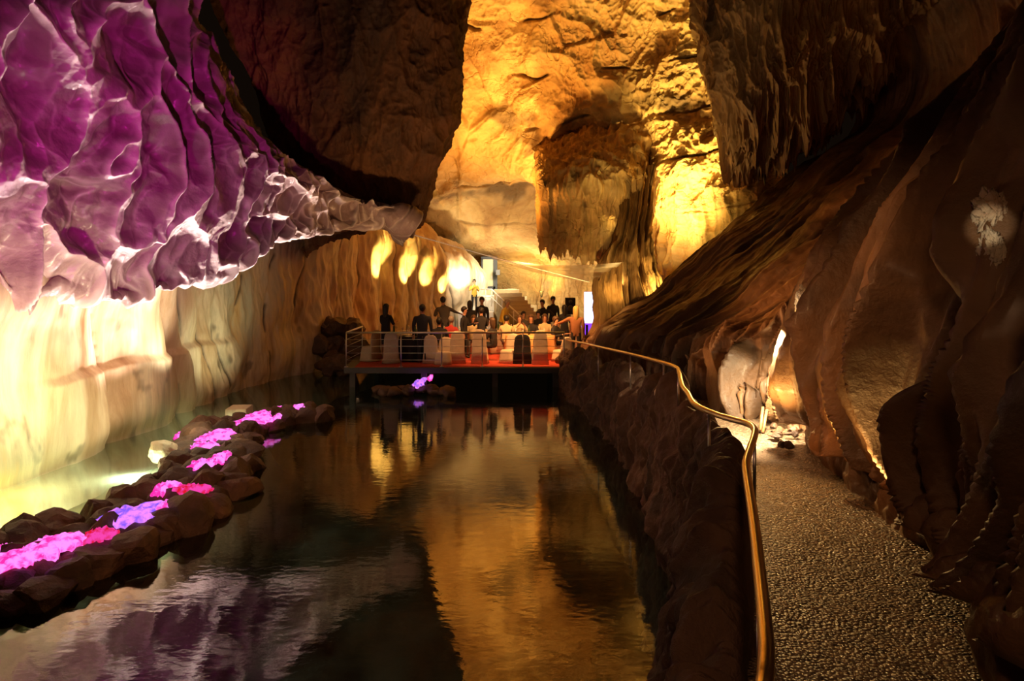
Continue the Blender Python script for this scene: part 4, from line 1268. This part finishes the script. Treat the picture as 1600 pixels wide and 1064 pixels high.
# sail cloth and cables
def sail():
    m, nt, out = new_mat('sheer_sail_cloth')
    N = nt.nodes; L = nt.links
    d = N.new('ShaderNodeBsdfDiffuse'); d.inputs[0].default_value = (.8, .74, .66, 1)
    t = N.new('ShaderNodeBsdfTranslucent'); t.inputs[0].default_value = (.8, .74, .66, 1)
    tr = N.new('ShaderNodeBsdfTransparent')
    a = N.new('ShaderNodeMixShader'); a.inputs[0].default_value = .5; L.new(d.outputs[0], a.inputs[1]); L.new(t.outputs[0], a.inputs[2])
    b_ = N.new('ShaderNodeMixShader'); b_.inputs[0].default_value = .42; L.new(tr.outputs[0], b_.inputs[1]); L.new(a.outputs[0], b_.inputs[2])
    L.new(b_.outputs[0], out.inputs[0])
    A = np.array(W(762, 398, 33)); B_ = np.array(W(975, 410, 22.9)); C_ = np.array(W(919, 441, 21.5)); D_ = np.array(W(768, 404, 30))
    nu, nv = 70, 24
    P = np.zeros((nv, nu, 3))
    for i in range(nv):
        for j in range(nu):
            u, v = i / (nv - 1), j / (nu - 1)
            top = A + (B_ - A) * v; bot = D_ + (C_ - D_) * v
            p = top * (1 - u) + bot * u
            p = p + np.array((0, 0, -.45 * math.sin(math.pi * v) * (1 - .6 * u) * .6 + .03 * math.sin(u * 25) * v))
            P[i, j] = p
    idx = np.arange(nu * nv).reshape(nv, nu)
    Q = np.stack([idx[:-1, :-1], idx[:-1, 1:], idx[1:, 1:], idx[1:, :-1]], -1).reshape(-1, 4)
    o = mesh_np('sail_canopy', P.reshape(-1, 3), Q, m)
    tag(o, 'sheer white sail cloth stretched over the dining deck to the rock column', 'canopy')
sail()
M_wire = plain('glowing_cable', (.8, .68, .45), .5, emit=.25)  # slight glow put into the cable's material to brighten it
o = MB().tube([W(642, 366, 24), W(700, 382, 23.5), W(770, 402, 23), W(850, 423, 22.4), W(921, 441, 21.6)], .014, 6, 40).build('support_cable', M_wire, None, True)
tag(o, 'long pale cable slung from the left ceiling tip down to the sail corner', 'cable')

# ------------------------------------------------------------------ niche by the path
blk = empty('carved_block', W(1150, 662, 12.9), -.12, 'brown rock block with two cut square panels beside the lit niche', 'rock formation')
def block_face():
    nx, nz = 90, 110
    X, Z = np.meshgrid(np.linspace(-.42, .62, nx), np.linspace(-.15, 1.25, nz))
    Y = -.25 + .05 * fbm(X * 1.4, Z * 1.2, X * 0, 4) + .6 * sstep(.45, .62, X) + .6 * sstep(-.34, -.42, X) + .9 * sstep(.75, 1.25, Z)
    idx = np.arange(nx * nz).reshape(nz, nx)
    Q = np.stack([idx[:-1, :-1], idx[:-1, 1:], idx[1:, 1:], idx[1:, :-1]], -1).reshape(-1, 4)
    return mesh_np('face', np.stack([X, Y, Z], -1).reshape(-1, 3), Q, M_right, True, blk)
block_face()
for (a, b_, z0, z1) in ((-.30, -.12, .35, .72), (-.05, .17, .36, .60)):
    f_ = MB(); t_ = .012
    f_.box(a, b_, -.36, -.30, z1 - t_, z1); f_.box(a, b_, -.36, -.30, z0, z0 + t_); f_.box(a, a + t_, -.36, -.30, z0, z1); f_.box(b_ - t_, b_, -.36, -.30, z0, z1)
    f_.build('panel_outline', M_dark, blk)
lf = empty('niche_spotlight', W(1213, 640, 11.0), 0, 'small black spotlight on a stem in the bright niche', 'lamp')
MB().tube([(0, 0, -.02), (0, 0, .34)], .012, 8).build('stem', M_black, lf, True)
MB().lathe([(.03, .32), (.05, .36), (.05, .46), (.03, .49)], 14).build('lamp_head', M_black, lf, True)
for i, (a, b_) in enumerate((((1188, 672), (1192, 636)), ((1192, 676), (1198, 640)))):
    o = MB().tube([W(a[0], a[1], 10.9), W(b_[0], b_[1], 11.1)], .022, 8).build('wooden_stake', M_gold, None, True)
    tag(o, ('left' if i == 0 else 'right') + ' of two short dark stakes leaning in the lit niche', 'stake')
for i in range(16):
    px = R.uniform(1205, 1245); py = R.uniform(665, 700)
    d = dz(py, .95)
    o = stone('niche_stone', W(px, py, d), (R.uniform(.05, .11), .07, R.uniform(.03, .07)), 700 + i, M_stone, .8, 2, R.uniform(0, 6))
    tag(o, 'small dark rubble stone scattered at the mouth of the lit niche', 'rock', 'rubble in front of the niche')

# lit rock high on the right wall, its light painted as pale lumps
M_lit_rock = rock_mat('pale_lit_rock', [(.62, .40, .26), (.80, .66, .48), (.88, .80, .66)], 3, rough=.5, bump=.6)
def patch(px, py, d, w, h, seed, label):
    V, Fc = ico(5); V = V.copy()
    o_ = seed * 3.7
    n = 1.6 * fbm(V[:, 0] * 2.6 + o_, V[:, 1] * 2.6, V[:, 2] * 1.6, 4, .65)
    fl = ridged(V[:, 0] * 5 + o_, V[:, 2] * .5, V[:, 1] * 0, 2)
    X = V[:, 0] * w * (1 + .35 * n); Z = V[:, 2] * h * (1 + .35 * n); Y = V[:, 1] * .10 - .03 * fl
    o = mesh_np('lit_rock_patch', np.stack([X, Y, Z], -1), Fc, M_lit_rock)
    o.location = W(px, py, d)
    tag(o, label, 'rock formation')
patch(1544, 330, 4.93, .10, .14, 3, 'upper pale patch painted as lit rock high on the dark right wall')
patch(1546, 392, 4.86, .065, .13, 4, 'lower pale patch painted as lit rock right under the upper one on the dark right wall')
patch(1252, 470, 9.42, .07, .17, 5, 'small pale patch painted as lit rock above the lit niche')

# lamp bodies under the water of the lagoon
for (px, py, lab) in ((203, 742, 'white underwater lamp glowing in the green lagoon'), (352, 657, 'underwater lamp beside the pale stone slab')):
    d = dz(py, 0)
    e_ = empty('underwater_lamp', W(px, py, d), 0, lab, 'lamp'); e_.location.z = -.13
    MB().lathe([(.10, -.08), (.12, .0), (.10, .02)], 16).build('housing', M_dark, e_, True)
    MB().lathe([(.09, .021), (.01, .035)], 16).build('lens', emis('lamp_lens', (.85, 1.0, .92), 14), e_, True)

# letters scratched into the left wall
M_scratch = plain('scratched_pale_rock', (.95, .80, .62), .8)
def scratch(strokes, xw, label):
    m = MB()
    for st in strokes:
        pts = []
        for (px, py) in st:
            d = xw * F / (px - 800)
            pts.append((xw + .0, d, H - (py - HY) * d / F))
        m.tube(pts, .011, 6)
    o = m.build('scratched_letters', M_scratch, None, True)
    tag(o, label, 'lettering')
scratch([[(90, 506.5), (102, 504), (115, 502)], [(108, 504), (103, 524)], [(110, 521), (116.5, 502)], [(118, 502), (121.5, 521)], [(112.5, 514.5), (120, 514)],
         [(124, 520), (125, 502), (128.5, 518), (131, 502)]], -7.87, 'faint letters TAN scratched in pale strokes into the left wall')
